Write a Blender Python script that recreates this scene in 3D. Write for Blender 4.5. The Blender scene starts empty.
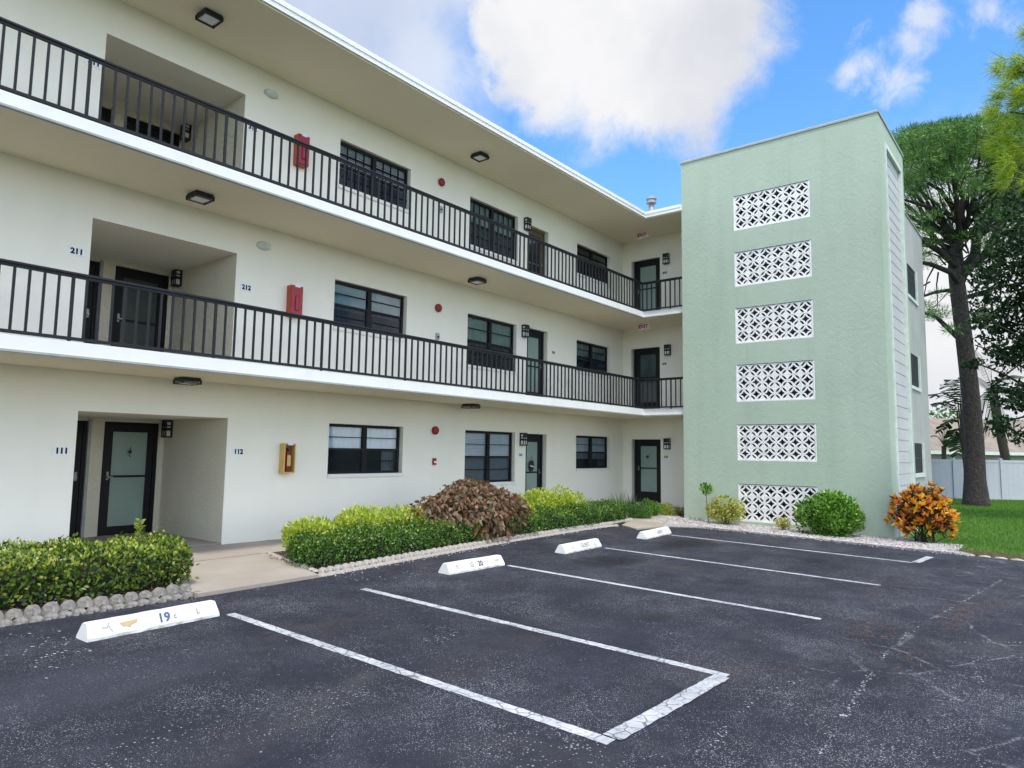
import bpy, math, random
import numpy as np
from mathutils import Vector, Matrix
random.seed(7); rng = np.random.default_rng(11)
R = math.radians
sc = bpy.context.scene
COL = sc.collection

# ---------------------------------------------------------------- camera
CAM = Vector((0.0, -10.451, 1.5235)); YAW, PITCH, ROLL, FPX = -38.843, 5.558, 0.835, 690.9
_h = -R(YAW); _p = R(PITCH); _r = R(ROLL)
FW = Vector((math.cos(_h)*math.cos(_p), math.sin(_h)*math.cos(_p), math.sin(_p)))
_rt = Vector((math.sin(_h), -math.cos(_h), 0)); _up = _rt.cross(FW)
RT = _rt*math.cos(_r) + _up*math.sin(_r); UP = -_rt*math.sin(_r) + _up*math.cos(_r)
# the fitted values were made with this basis (yaw -38.843 means 38.843 deg from +X towards +Y)
def ray(px, py): return FW + RT*((px-512)/FPX) - UP*((py-384)/FPX)
def at(px, py, D): return CAM + ray(px, py)*D
def onx(X, px, py):
    d = ray(px, py); return CAM + d*((X-CAM.x)/d.x)
cd = bpy.data.cameras.new('camera'); cam = bpy.data.objects.new('camera', cd); COL.objects.link(cam)
m = Matrix((RT, UP, -FW)).transposed().to_4x4(); m.translation = CAM; cam.matrix_world = m
cd.sensor_width = 36; cd.lens = 36*FPX/1024; cd.clip_end = 4000; cd.clip_start = 0.05
sc.camera = cam

GX, GY = -0.00542, 0.01821
def G(x, y): return GX*min(max(x, -12), 42) + GY*min(max(y, -16), 0)
def Gn(x, y): return GX*np.clip(x, -12, 42) + GY*np.clip(y, -16, 0)

# ---------------------------------------------------------------- materials
MATS = {}
class NT:
    def __init__(s, name):
        s.m = bpy.data.materials.new(name); s.m.use_nodes = True; s.t = s.m.node_tree
        s.t.nodes.clear(); s.out = s.n('ShaderNodeOutputMaterial'); MATS[name] = s.m
    def n(s, typ, **kw):
        nd = s.t.nodes.new(typ)
        for k, v in kw.items():
            if k in nd.inputs: nd.inputs[k].default_value = v
            else: setattr(nd, k, v)
        return nd
    def l(s, a, b): s.t.links.new(a, b)
    def bsdf(s, col=(.5,.5,.5), rough=.7, **kw):
        b = s.n('ShaderNodeBsdfPrincipled'); b.inputs['Roughness'].default_value = rough
        if hasattr(col, 'links'): s.l(col, b.inputs['Base Color'])
        else: b.inputs['Base Color'].default_value = (*col, 1)
        for k, v in kw.items():
            i = b.inputs[k.replace('_', ' ')]
            if hasattr(v, 'links'): s.l(v, i)
            else: i.default_value = v
        s.l(b.outputs[0], s.out.inputs[0]); s.b = b; return b
    def co(s):
        if not hasattr(s, '_co'): s._co = s.n('ShaderNodeTexCoord').outputs['Object']
        return s._co
    def noise(s, scale=5, detail=4, rough=.5, vec=None, dist=0):
        n = s.n('ShaderNodeTexNoise'); n.inputs['Scale'].default_value = scale; n.inputs['Detail'].default_value = detail
        n.inputs['Roughness'].default_value = rough; n.inputs['Distortion'].default_value = dist
        s.l(vec or s.co(), n.inputs['Vector']); return n.outputs['Fac']
    def vor(s, scale=5, feature='F1', vec=None, out='Distance', rnd=1):
        n = s.n('ShaderNodeTexVoronoi'); n.feature = feature; n.inputs['Scale'].default_value = scale
        n.inputs['Randomness'].default_value = rnd
        s.l(vec or s.co(), n.inputs['Vector']); return n.outputs[out]
    def ramp(s, fac, stops, interp='LINEAR'):
        r = s.n('ShaderNodeValToRGB'); r.color_ramp.interpolation = interp
        e = r.color_ramp.elements
        while len(e) < len(stops): e.new(.5)
        for i, (p, c) in enumerate(stops):
            e[i].position = p; e[i].color = (*c, 1) if len(c) == 3 else c
        s.l(fac, r.inputs[0]); return r.outputs[0]
    def step(s, fac, a, b):
        n = s.n('ShaderNodeMapRange'); n.inputs['From Min'].default_value = a; n.inputs['From Max'].default_value = b
        n.clamp = True; s.l(fac, n.inputs['Value']); return n.outputs[0]
    def mix(s, f, a, b):
        n = s.n('ShaderNodeMix'); n.data_type = 'RGBA'
        for v, i in ((f, 0), (a, 6), (b, 7)):
            if hasattr(v, 'links'): s.l(v, n.inputs[i])
            else: n.inputs[i].default_value = v if i == 0 else (*v, 1)
        return n.outputs[2]
    def math(s, op, a, b=0.0):
        n = s.n('ShaderNodeMath'); n.operation = op
        for v, i in ((a, 0), (b, 1)):
            if hasattr(v, 'links'): s.l(v, n.inputs[i])
            else: n.inputs[i].default_value = v
        return n.outputs[0]
    def bump(s, h, strength=.5, dist=.01, prev=None):
        n = s.n('ShaderNodeBump'); n.inputs['Strength'].default_value = strength; n.inputs['Distance'].default_value = dist
        s.l(h, n.inputs['Height'])
        if prev is not None: s.l(prev, n.inputs['Normal'])
        s.l(n.outputs[0], s.b.inputs['Normal']); return n.outputs[0]
def mapped(t, sc_=(1,1,1)):
    n = t.n('ShaderNodeMapping'); n.inputs['Scale'].default_value = sc_; t.l(t.co(), n.inputs['Vector']); return n.outputs[0]

def stucco(name, c1, c2, fine=90, bs=.35, streak=.35, dist=.006, swirl=False):
    t = NT(name)
    n1 = t.noise(.8, 5, .6); c = t.ramp(n1, [(.3, c1), (.7, c2)])
    st = t.noise(1.0, 4, .6, mapped(t, (2.6, 2.6, .25)))
    c = t.mix(t.math('MULTIPLY', t.step(st, .5, .8), streak), c, tuple(x*.82 for x in c1))
    t.bsdf(c, .88)
    a = t.noise(fine, 4, .6)
    if swirl:
        w = t.noise(3.6, 6, .68, None, 2.6); v = t.noise(19, 4, .65, None, 1.2)
        h = t.math('ADD', t.math('MULTIPLY', t.step(w, .36, .68), 1.2), t.math('MULTIPLY', v, .8))
        h = t.math('ADD', h, t.math('MULTIPLY', a, .3))
    else:
        h = t.math('ADD', t.noise(22, 5, .65), t.math('MULTIPLY', a, .7))
    t.bump(h, bs, dist); return t.m
stucco('cream_stucco', (.86,.82,.69), (.89,.855,.745), bs=.5, streak=.15)
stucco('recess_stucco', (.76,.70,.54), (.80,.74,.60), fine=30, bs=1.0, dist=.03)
stucco('soffit_plaster', (.86,.78,.55), (.89,.81,.61), fine=45, bs=.8, streak=0)
stucco('fascia_paint', (.77,.76,.70), (.81,.80,.745), bs=.1, streak=.4)
stucco('green_stucco', (.365,.445,.342), (.405,.482,.372), fine=70, bs=.3, dist=.010, swirl=True, streak=.45)
stucco('grey_stucco', (.34,.34,.315), (.42,.42,.39), fine=60, bs=.5, streak=.7)
stucco('plinth_grey', (.22,.21,.20), (.28,.27,.25))
def plain(name, c, rough=.6, bs=0, scale=60, var=.12, metallic=0, **kw):
    t = NT(name); n = t.noise(scale*.1, 4, .6)
    t.bsdf(t.ramp(n, [(.3, tuple(x*(1-var) for x in c)), (.7, tuple(min(x*(1+var),1) for x in c))]), rough, Metallic=metallic, **{k.replace(' ','_'): v for k, v in kw.items()})
    if bs: t.bump(t.noise(scale, 4), bs, .004)
    return t.m
plain('black_metal', (.014,.014,.016), .6, .05, **{'Specular IOR Level':.3})
plain('bronze_frame', (.010,.010,.012), .6, **{'Specular IOR Level':.25})
plain('lamp_black', (.012,.012,.013), .45)
plain('white_trim', (.58,.63,.56), .6, .1)
plain('screen_white', (.80,.79,.75), .8, .25)
plain('interior_grey', (.27,.27,.265), .9)
plain('white_diffuser', (.75,.76,.74), .35)
plain('sign_white', (.86,.87,.88), .5)
plain('sign_ink', (.004,.004,.005), .8)
plain('alarm_red', (.28,.012,.010), .5)
plain('galvanised', (.34,.35,.36), .5, metallic=.5)
plain('vinyl_white', (.42,.43,.46), .45, var=.04)
plain('blind_white', (.70,.74,.78), .6, var=.05)
plain('drip_edge', (.33,.35,.33), .6)
plain('dark_void', (.012,.013,.016), .9)
plain('curtain', (.55,.58,.60), .8); plain('teal_curtain', (.17,.25,.22), .8)
plain('roof_tar', (.30,.30,.29), .9)
plain('steel_handle', (.22,.21,.19), .4, metallic=.8)
plain('sprinkler_pvc', (.78,.78,.75), .5)
plain('exit_white', (.82,.80,.78), .5); plain('exit_red', (.40,.01,.02), .5)
plain('cabinet_red', (.30,.012,.014), .35); plain('cabinet_orange', (.42,.06,.02), .5)
plain('cabinet_yellow', (.62,.40,.12), .5); plain('acrylic_amber', (.26,.17,.045), .2); plain('acrylic_red', (.34,.003,.008), .25)
plain('tag_white', (.8,.76,.82), .5)
plain('house_wall', (.30,.27,.25), .8); 
plain('wood_door', (.09,.065,.03), .5)
plain('needle_litter', (.16,.09,.06), .9, var=.3)

def glass(name, tint, rough=.03, mixf=.0, frosted=None):
    t = NT(name)
    g = t.n('ShaderNodeBsdfGlossy'); g.inputs['Roughness'].default_value = rough; g.inputs['Color'].default_value = (.9,.95,.95,1)
    if frosted:
        d = t.n('ShaderNodeBsdfDiffuse'); n = t.noise(1.4, 3)
        t.l(t.ramp(n, [(.3, tuple(x*.85 for x in frosted)), (.7, frosted)]), d.inputs['Color'])
    else:
        d = t.n('ShaderNodeBsdfTransparent'); d.inputs['Color'].default_value = (*tint, 1)
    f = t.n('ShaderNodeFresnel'); f.inputs['IOR'].default_value = 1.6
    mx = t.n('ShaderNodeMixShader'); t.l(t.math('ADD', t.math('MULTIPLY', f.outputs[0], 1.0), mixf), mx.inputs[0])
    t.l(d.outputs[0], mx.inputs[1]); t.l(g.outputs[0], mx.inputs[2]); t.l(mx.outputs[0], t.out.inputs[0])
    return t.m
glass('window_glass', (.88,.93,.95)); glass('dark_glass', (.36,.42,.42), mixf=.02)
t = NT('insect_screen'); d_ = t.n('ShaderNodeBsdfDiffuse'); d_.inputs['Color'].default_value = (.02,.023,.032,1); tp_ = t.n('ShaderNodeBsdfTransparent'); mx_ = t.n('ShaderNodeMixShader'); mx_.inputs[0].default_value = .48
t.l(tp_.outputs[0], mx_.inputs[1]); t.l(d_.outputs[0], mx_.inputs[2]); t.l(mx_.outputs[0], t.out.inputs[0])
glass('frosted_glass', None, .35, frosted=(.25,.345,.295))
glass('tint_frosted', None, .1, frosted=(.060,.078,.072), mixf=.0)
glass('dark_film', None, .08, frosted=(.018,.022,.024), mixf=.03)

def leafmat(name, cols, rough=.42, trans=.3, spec=.5):
    t = NT(name); g = t.n('ShaderNodeNewGeometry').outputs['Random Per Island']
    n = len(cols); st = [((i+.5)/n, c) for i, c in enumerate(cols)]
    c = t.ramp(g, st)
    b = t.n('ShaderNodeBsdfPrincipled'); t.l(c, b.inputs['Base Color']); b.inputs['Roughness'].default_value = rough
    b.inputs['Specular IOR Level'].default_value = spec
    tr = t.n('ShaderNodeBsdfTranslucent')
    hs = t.n('ShaderNodeHueSaturation'); hs.inputs['Value'].default_value = 1.5; t.l(c, hs.inputs['Color']); t.l(hs.outputs[0], tr.inputs['Color'])
    mx = t.n('ShaderNodeMixShader'); mx.inputs[0].default_value = trans
    t.l(b.outputs[0], mx.inputs[1]); t.l(tr.outputs[0], mx.inputs[2]); t.l(mx.outputs[0], t.out.inputs[0]); return t.m
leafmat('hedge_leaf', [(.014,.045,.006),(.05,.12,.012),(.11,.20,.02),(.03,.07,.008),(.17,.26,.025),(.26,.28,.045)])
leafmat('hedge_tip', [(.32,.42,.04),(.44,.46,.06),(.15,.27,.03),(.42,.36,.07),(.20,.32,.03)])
leafmat('deep_hedge_leaf', [(.010,.040,.005),(.035,.11,.010),(.07,.18,.018),(.018,.06,.006),(.12,.26,.025),(.17,.31,.035)])
leafmat('gold_leaf', [(.52,.55,.05),(.38,.48,.04),(.66,.66,.12),(.12,.26,.02),(.48,.54,.05),(.26,.40,.04)])
leafmat('copper_leaf', [(.10,.06,.03),(.17,.10,.055),(.13,.12,.05),(.24,.12,.06),(.07,.045,.025),(.20,.16,.09),(.32,.11,.05),(.28,.21,.13)], rough=.5)
leafmat('croton_hot', [(.85,.36,.015),(.90,.56,.03),(.72,.18,.03),(.90,.66,.12),(.88,.46,.02),(.50,.08,.06)])
leafmat('croton_dark', [(.10,.02,.02),(.05,.05,.015),(.16,.04,.02),(.03,.045,.012),(.22,.10,.03)])
leafmat('yellow_bush_leaf', [(.42,.42,.05),(.56,.52,.08),(.18,.26,.03),(.48,.38,.06),(.10,.19,.02),(.64,.60,.14)])
leafmat('bright_bush_leaf', [(.03,.12,.010),(.10,.26,.02),(.17,.38,.03),(.02,.07,.006),(.26,.46,.05)])
leafmat('pine_needle', [(.02,.075,.010),(.055,.16,.015),(.10,.24,.022),(.012,.045,.007),(.16,.30,.03)], trans=.2)
leafmat('lime_needle', [(.14,.30,.012),(.28,.44,.018),(.42,.52,.03),(.04,.11,.008),(.48,.46,.05)], trans=.4)
leafmat('dark_green_leaf', [(.010,.028,.010),(.018,.045,.013),(.026,.06,.016),(.012,.03,.010),(.045,.08,.025)], rough=.5, trans=.15, spec=.2)  # dark green leaf colour of the broadleaf tree and bird-of-paradise
leafmat('palm_leaf', [(.02,.05,.015),(.03,.065,.02),(.05,.09,.03)], trans=.15)
leafmat('grass_blade', [(.06,.17,.01),(.09,.24,.015),(.13,.30,.02),(.04,.12,.01),(.20,.30,.03)], trans=.35)
leafmat('far_leaf', [(.04,.10,.02),(.06,.14,.03),(.09,.18,.04)], trans=.2)
leafmat('blade_leaf', [(.05,.14,.02),(.08,.20,.03),(.04,.10,.02),(.14,.24,.05)])
leafmat('bronze_blade', [(.16,.14,.05),(.22,.15,.05),(.08,.10,.03),(.30,.22,.06)])
leafmat('litter_leaf', [(.16,.09,.05),(.24,.15,.08),(.10,.06,.04),(.30,.22,.14)], trans=.05)
leafmat('pebble', [(.50,.46,.43),(.58,.55,.52),(.40,.36,.34),(.54,.45,.41),(.30,.27,.26),(.64,.62,.60)], rough=.85, trans=0)

def bark(name, c1, c2, sx=3):
    t = NT(name); v = mapped(t, (6, 6, 1.6)); n = t.noise(3, 6, .7, v); w = t.vor(4.5, 'DISTANCE_TO_EDGE', v)
    t.bsdf(t.ramp(n, [(.3, c1), (.7, c2)]), .9); t.bump(t.math('ADD', t.step(w, 0, .25), t.math('MULTIPLY', n, .6)), .9, .06); return t.m
bark('pine_bark', (.035,.026,.024), (.13,.10,.09)); bark('limb_bark', (.025,.02,.018), (.07,.055,.05)); bark('palm_bark', (.03,.022,.018), (.09,.07,.05))
bark('twig', (.03,.022,.014), (.08,.06,.04)); bark('pale_twig', (.12,.10,.07), (.26,.22,.16))

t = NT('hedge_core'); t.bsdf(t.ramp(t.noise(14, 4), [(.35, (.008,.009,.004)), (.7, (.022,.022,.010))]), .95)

# asphalt
t = NT('asphalt')
big = t.noise(.35, 5, .6); med = t.noise(2.2, 5, .65, None, .6)
c = t.ramp(big, [(.32, (.011,.0115,.017)), (.55, (.017,.018,.027)), (.75, (.027,.028,.038))])
c = t.mix(t.math('MULTIPLY', t.step(med, .5, .72), .6), c, (.038,.041,.058))
mot = t.noise(14, 5, .8); c = t.mix(t.math('MULTIPLY', t.step(mot, .52, .72), .5), c, (.048,.050,.064)); c = t.mix(t.math('MULTIPLY', t.step(mot, .46, .30), .6), c, (.007,.007,.009))
gr = t.noise(170, 2, .7); c = t.mix(t.math('MULTIPLY', t.step(gr, .42, .75), .45), c, (.085,.088,.105))
brn = t.noise(.8, 3, .6, mapped(t, (1, 1.6, 1))); c = t.mix(t.math('MULTIPLY', t.step(brn, .55, .75), .35), c, (.085,.068,.062))
def speck(scale, r0, r1, dscale, d0, d1):
    v = t.vor(scale); dens = t.step(t.noise(dscale, 4, .7), d0, d1)
    rn = t.n('ShaderNodeSeparateColor'); t.l(t.vor(scale, out='Color'), rn.inputs[0])
    rad = t.math('MULTIPLY', rn.outputs[0], dens)
    th = t.math('MULTIPLY', rad, r1)
    return t.math('MULTIPLY', t.math('LESS_THAN', v, th), t.math('GREATER_THAN', rad, r0))
s1 = speck(44, .42, .40, 1.3, .36, .70); s2 = speck(95, .34, .50, .9, .28, .66); s3 = speck(20, .62, .22, 1.7, .42, .70); s4 = speck(190, .30, .5, 1.6, .28, .6)
sp = t.math('MAXIMUM', t.math('MAXIMUM', s1, s2), t.math('MAXIMUM', s3, t.math('MULTIPLY', s4, .45)))
c = t.mix(t.math('MULTIPLY', sp, .8), c, (.38,.385,.40))
# hairline cracks, pale with crumbled filler, patchy
cv = t.n('ShaderNodeMixRGB'); cv.blend_type = 'ADD'; cv.inputs[0].default_value = .22; t.l(t.co(), cv.inputs[1])
cn = t.n('ShaderNodeTexNoise'); cn.inputs['Scale'].default_value = 2.0; cn.inputs['Detail'].default_value = 5; t.l(t.co(), cn.inputs['Vector']); t.l(cn.outputs['Color'], cv.inputs[2])
def crack(scale, w, ms, a, b):
    e = t.vor(scale, 'DISTANCE_TO_EDGE', cv.outputs[0]); k = t.math('SUBTRACT', 1.0, t.step(e, w*.35, w))
    return t.math('MULTIPLY', k, t.step(t.noise(ms, 4, .7), a, b))
sx = t.n('ShaderNodeSeparateXYZ'); t.l(t.co(), sx.inputs[0])
area = t.math('MULTIPLY', t.step(sx.outputs[1], -8.2, -9.2), t.step(sx.outputs[0], 3.0, 6.0))
ck = t.math('MULTIPLY', crack(.95, .018, 3.0, .46, .58), area)
ck2 = t.math('MULTIPLY', crack(2.6, .022, 2.2, .55, .66), area)
ck = t.math('MULTIPLY', t.math('MAXIMUM', ck, ck2), t.step(t.noise(48, 3, .7), .44, .56))
c = t.mix(t.math('MULTIPLY', ck, .5), c, (.38,.38,.40))
def spot(cx, cy, rx, ry, k, col):
    global c
    dx = t.math('MULTIPLY', t.math('SUBTRACT', sx.outputs[0], cx), 1/rx); dy = t.math('MULTIPLY', t.math('SUBTRACT', sx.outputs[1], cy), 1/ry)
    r2 = t.math('ADD', t.math('ADD', t.math('MULTIPLY', dx, dx), t.math('MULTIPLY', dy, dy)), t.math('MULTIPLY', t.math('SUBTRACT', med, .5), 1.6))
    c = t.mix(t.math('MULTIPLY', t.math('SUBTRACT', 1.0, t.step(r2, .1, 1.1)), k), c, col)
spot(9.5, -4.8, .75, .5, .8, (.014,.013,.014)); spot(12.4, -4.75, .95, .55, .8, (.014,.013,.014)); spot(6.6,-4.9,.5,.4,.4,(.02,.02,.022))
spot(9.3, -6.9, .35, .22, .5, (.010,.010,.011)); spot(6.7, -7.0, .3, .2, .45, (.010,.010,.011)); spot(12.1, -7.1, .4, .2, .5, (.010,.010,.011))
spot(1.6, -5.1, 1.7, .6, .4, (.06,.064,.085))
t.bsdf(c, .82); t.b.inputs['Specular IOR Level'].default_value = .18
t.bump(t.math('ADD', t.math('ADD', gr, t.math('MULTIPLY', t.noise(45, 3, .7), .8)), t.math('MULTIPLY', sp, .4)), .7, .008)
# road paint
t = NT('road_paint'); e = t.vor(9, 'DISTANCE_TO_EDGE', None); k = t.math('SUBTRACT', 1.0, t.step(e, .015, .06))
k = t.math('MULTIPLY', k, t.step(t.noise(5, 3), .36, .52)); w = t.step(t.noise(26, 5, .75), .54, .64)
k = t.math('MAXIMUM', t.math('MULTIPLY', k, .8), t.math('MULTIPLY', w, .7))
t.bsdf(t.mix(k, t.ramp(t.noise(3, 4), [(.3, (.36,.37,.38)), (.7, (.55,.55,.55))]), (.05,.05,.06)), .8); t.bump(t.noise(60, 4), .4, .004)
# stop paint
t = NT('stop_paint'); n = t.noise(9, 5, .7); sz = t.n('ShaderNodeSeparateXYZ'); t.l(t.co(), sz.inputs[0])
low = t.math('MULTIPLY', t.math('SUBTRACT', 1.0, t.step(sz.outputs[2], .005, .04)), t.step(t.noise(7, 4), .5, .62))
c = t.ramp(n, [(.3, (.66,.66,.62)), (.7, (.74,.74,.71))]); c = t.mix(t.math('MULTIPLY', low, .8), c, (.33,.25,.12))
c = t.mix(t.math('MULTIPLY', t.step(t.noise(30, 4, .7), .66, .70), .7), c, (.40,.36,.28))
t.bsdf(c, .6); t.bump(t.noise(35, 4), .3, .006)
plain('chip_tan', (.50,.36,.17), .85, .3); plain('stencil_blue', (.07,.10,.20), .7, var=.3); plain('stencil_faint', (.25,.235,.19), .8, var=.3)
# concrete
t = NT('concrete'); n = t.noise(.9, 6, .65); c = t.ramp(n, [(.3, (.30,.255,.205)), (.7, (.40,.345,.285))])
c = t.mix(t.math('MULTIPLY', t.step(t.noise(110, 3), .6, .75), .3), c, (.2,.17,.14)); t.bsdf(c, .9); t.bump(t.noise(80, 4), .35, .004)
t = NT('joint_dark'); t.bsdf((.06,.05,.045), .9)
t = NT('edging_concrete'); g = t.n('ShaderNodeObjectInfo').outputs['Random']; n = t.noise(14, 6, .7)
c = t.ramp(n, [(.36, (.10,.092,.08)), (.56, (.28,.255,.22)), (.72, (.42,.39,.35))]); c = t.mix(t.math('MULTIPLY', g, .5), c, (.22,.20,.17)); t.bsdf(c, .92); t.bump(t.noise(55, 5, .7), .8, .01)
t = NT('pale_edging'); g = t.n('ShaderNodeObjectInfo').outputs['Random']; n = t.noise(18, 6, .7)
c = t.ramp(n, [(.32, (.20,.18,.155)), (.55, (.38,.35,.31)), (.72, (.52,.49,.45))]); c = t.mix(t.math('MULTIPLY', g, .4), c, (.45,.36,.30)); t.bsdf(c, .92); t.bump(t.noise(55, 5, .7), .8, .01)
t = NT('mulch'); t.bsdf(t.ramp(t.noise(30, 6, .75), [(.35, (.03,.018,.012)), (.6, (.09,.05,.035)), (.75, (.20,.12,.08))]), .95); t.bump(t.noise(40, 6, .8), 1, .03)
t = NT('shell_bed'); v = t.vor(55, out='Color'); s = t.n('ShaderNodeSeparateColor'); t.l(v, s.inputs[0])
c = t.ramp(s.outputs[0], [(.1, (.20,.17,.155)), (.45, (.42,.39,.37)), (.9, (.60,.575,.56))])
c = t.mix(t.math('MULTIPLY', t.step(t.noise(1.6, 4), .5, .68), .6), c, (.20,.13,.08)); t.bsdf(c, .95); t.bump(t.vor(55), .9, .02)
t = NT('lawn'); n = t.noise(.5, 4, .6); c = t.ramp(n, [(.3, (.04,.11,.010)), (.7, (.075,.18,.018))])
c = t.mix(t.math('MULTIPLY', t.step(t.noise(45, 3), .4, .7), .5), c, (.10,.15,.03)); t.bsdf(c, .95); t.bump(t.noise(70, 4), .8, .03)
t = NT('roof_shingle'); c = t.ramp(t.noise(1.2, 5), [(.3, (.20,.155,.12)), (.7, (.29,.235,.185))]); t.bsdf(c, .95); t.bump(t.noise(12, 4), .4, .03)
def siding():
    t = NT('siding'); t.bsdf(t.ramp(t.noise(2, 5), [(.3, (.42,.42,.41)), (.7, (.49,.49,.475))]), .6); t.bump(t.noise(90, 3, .6, mapped(t, (.15, 1, 1))), .3, .003)
siding()

# ---------------------------------------------------------------- mesh builders
class MB:
    def __init__(s): s.v = []; s.f = []; s.smooth = False
    def add(s, vs, fs):
        o = len(s.v); s.v += [tuple(v) for v in vs]; s.f += [tuple(o+i for i in f) for f in fs]; return s
    def quad(s, a, b, c, d): return s.add([a, b, c, d], [(0,1,2,3)])
    def box(s, a, b, bev=0):
        x0,y0,z0 = [min(a[i],b[i]) for i in range(3)]; x1,y1,z1 = [max(a[i],b[i]) for i in range(3)]
        if bev:
            e = bev; vs = []; fs = []
            pts = [(x0,y0,z0),(x1,y0,z0),(x1,y1,z0),(x0,y1,z0),(x0,y0,z1),(x1,y0,z1),(x1,y1,z1),(x0,y1,z1)]
            cx,cy,cz = (x0+x1)/2,(y0+y1)/2,(z0+z1)/2
            idx = {}
            for i,(x,y,z) in enumerate(pts):
                sx,sy,sz = (1 if x<cx else -1),(1 if y<cy else -1),(1 if z<cz else -1)
                idx[(i,0)] = len(vs); vs.append((x, y+sy*e, z+sz*e))
                idx[(i,1)] = len(vs); vs.append((x+sx*e, y, z+sz*e))
                idx[(i,2)] = len(vs); vs.append((x+sx*e, y+sy*e, z))
            I = lambda i,k: idx[(i,k)]
            fs += [(I(0,0),I(4,0),I(7,0),I(3,0)),(I(1,0),I(2,0),I(6,0),I(5,0)),(I(0,1),I(1,1),I(5,1),I(4,1)),(I(3,1),I(7,1),I(6,1),I(2,1)),(I(0,2),I(3,2),I(2,2),I(1,2)),(I(4,2),I(5,2),I(6,2),I(7,2))]
            for a_,b_,k1,k2 in [(0,1,1,2),(2,3,1,2),(4,5,1,2),(6,7,1,2),(0,3,0,2),(1,2,0,2),(4,7,0,2),(5,6,0,2),(0,4,0,1),(1,5,0,1),(2,6,0,1),(3,7,0,1)]:
                fs.append((I(a_,k1),I(b_,k1),I(b_,k2),I(a_,k2)))
            for i in range(8): fs.append((I(i,0),I(i,1),I(i,2)))
            return s.add(vs, fs)
        vs = [(x0,y0,z0),(x1,y0,z0),(x1,y1,z0),(x0,y1,z0),(x0,y0,z1),(x1,y0,z1),(x1,y1,z1),(x0,y1,z1)]
        return s.add(vs, [(0,3,2,1),(4,5,6,7),(0,1,5,4),(1,2,6,5),(2,3,7,6),(3,0,4,7)])
    def prism(s, poly, z0, z1):      # polygon in xy extruded in z (ccw)
        n = len(poly); vs = [(x,y,z0) for x,y in poly] + [(x,y,z1) for x,y in poly]
        return s.add(vs, [tuple(range(n))[::-1], tuple(range(n, 2*n))] + [(i,(i+1)%n,(i+1)%n+n,i+n) for i in range(n)])
    def tube(s, pts, rad, n=8, cap=True):
        pts = [Vector(p) for p in pts]; vs = []; fs = []
        if not hasattr(rad, '__len__'): rad = [rad]*len(pts)
        u = None
        for i, p in enumerate(pts):
            d = (pts[min(i+1,len(pts)-1)] - pts[max(i-1,0)]).normalized()
            if u is None: u = d.orthogonal().normalized()
            u = (u - d*u.dot(d)).normalized(); w = d.cross(u)
            for k in range(n):
                a = 2*math.pi*k/n; vs.append(p + (u*math.cos(a) + w*math.sin(a))*rad[i])
        for i in range(len(pts)-1):
            for k in range(n): fs.append((i*n+k, i*n+(k+1)%n, (i+1)*n+(k+1)%n, (i+1)*n+k))
        if cap: fs += [tuple(range(n))[::-1], tuple(range((len(pts)-1)*n, len(pts)*n))]
        return s.add(vs, fs)
    def lathe(s, c, prof, n=20, axis=2):   # prof: (r, h)
        vs = []; fs = []
        for r, h in prof:
            for k in range(n):
                a = 2*math.pi*k/n; q = [r*math.cos(a), r*math.sin(a), h]
                if axis == 1: q = [q[0], q[2], q[1]]
                if axis == 0: q = [q[2], q[0], q[1]]
                vs.append((c[0]+q[0], c[1]+q[1], c[2]+q[2]))
        for i in range(len(prof)-1):
            for k in range(n): fs.append((i*n+k, i*n+(k+1)%n, (i+1)*n+(k+1)%n, (i+1)*n+k))
        fs += [tuple(range(n))[::-1], tuple(range((len(prof)-1)*n, len(prof)*n))]
        return s.add(vs, fs)
    def build(s, name, mat, parent=None, smooth=False, local=False):
        me = bpy.data.meshes.new(name)
        off = Vector((0,0,0))
        if parent is not None and not local: off = wloc(parent)
        me.from_pydata([(v[0]-off.x, v[1]-off.y, v[2]-off.z) for v in s.v], [], s.f)
        me.materials.append(MATS[mat]); me.validate()
        if smooth or s.smooth: me.polygons.foreach_set('use_smooth', [True]*len(me.polygons))
        o = bpy.data.objects.new(name, me); COL.objects.link(o)
        if parent is not None: o.parent = parent
        return o
def wloc(o):
    v = Vector((0,0,0))
    while o is not None: v += o.location; o = o.parent
    return v
def tag(o, label=None, cat=None, group=None, kind=None):
    if label: o['label'] = label
    if cat: o['category'] = cat
    if group: o['group'] = group
    if kind: o['kind'] = kind
    return o
def empty(name, loc, label, cat, group=None):
    o = bpy.data.objects.new(name, None); COL.objects.link(o); o.location = loc; o.empty_display_size = .2
    return tag(o, label, cat, group)
def np_mesh(name, V, F, mat, parent=None, smooth=False, mats=None, midx=None):
    V = np.asarray(V, dtype=np.float32).reshape(-1, 3).copy(); F = np.asarray(F, dtype=np.int32)
    if parent is not None:
        w = wloc(parent); V -= np.array([w.x, w.y, w.z], dtype=np.float32)
    k = F.shape[1]; me = bpy.data.meshes.new(name)
    me.vertices.add(len(V)); me.vertices.foreach_set('co', V.ravel())
    me.loops.add(F.size); me.loops.foreach_set('vertex_index', F.ravel())
    me.polygons.add(len(F)); me.polygons.foreach_set('loop_start', np.arange(0, F.size, k, dtype=np.int32))
    me.polygons.foreach_set('loop_total', np.full(len(F), k, dtype=np.int32))
    for mm in (mats or [mat]): me.materials.append(MATS[mm])
    if midx is not None: me.polygons.foreach_set('material_index', midx.astype(np.int32))
    me.update(calc_edges=True); me.validate()
    if smooth: me.polygons.foreach_set('use_smooth', [True]*len(me.polygons))
    o = bpy.data.objects.new(name, me); COL.objects.link(o)
    if parent is not None: o.parent = parent
    return o
def unit(a): return a/np.maximum(np.linalg.norm(a, axis=-1, keepdims=True), 1e-9)
def rdir(n): return unit(rng.normal(size=(n, 3)))
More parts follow.
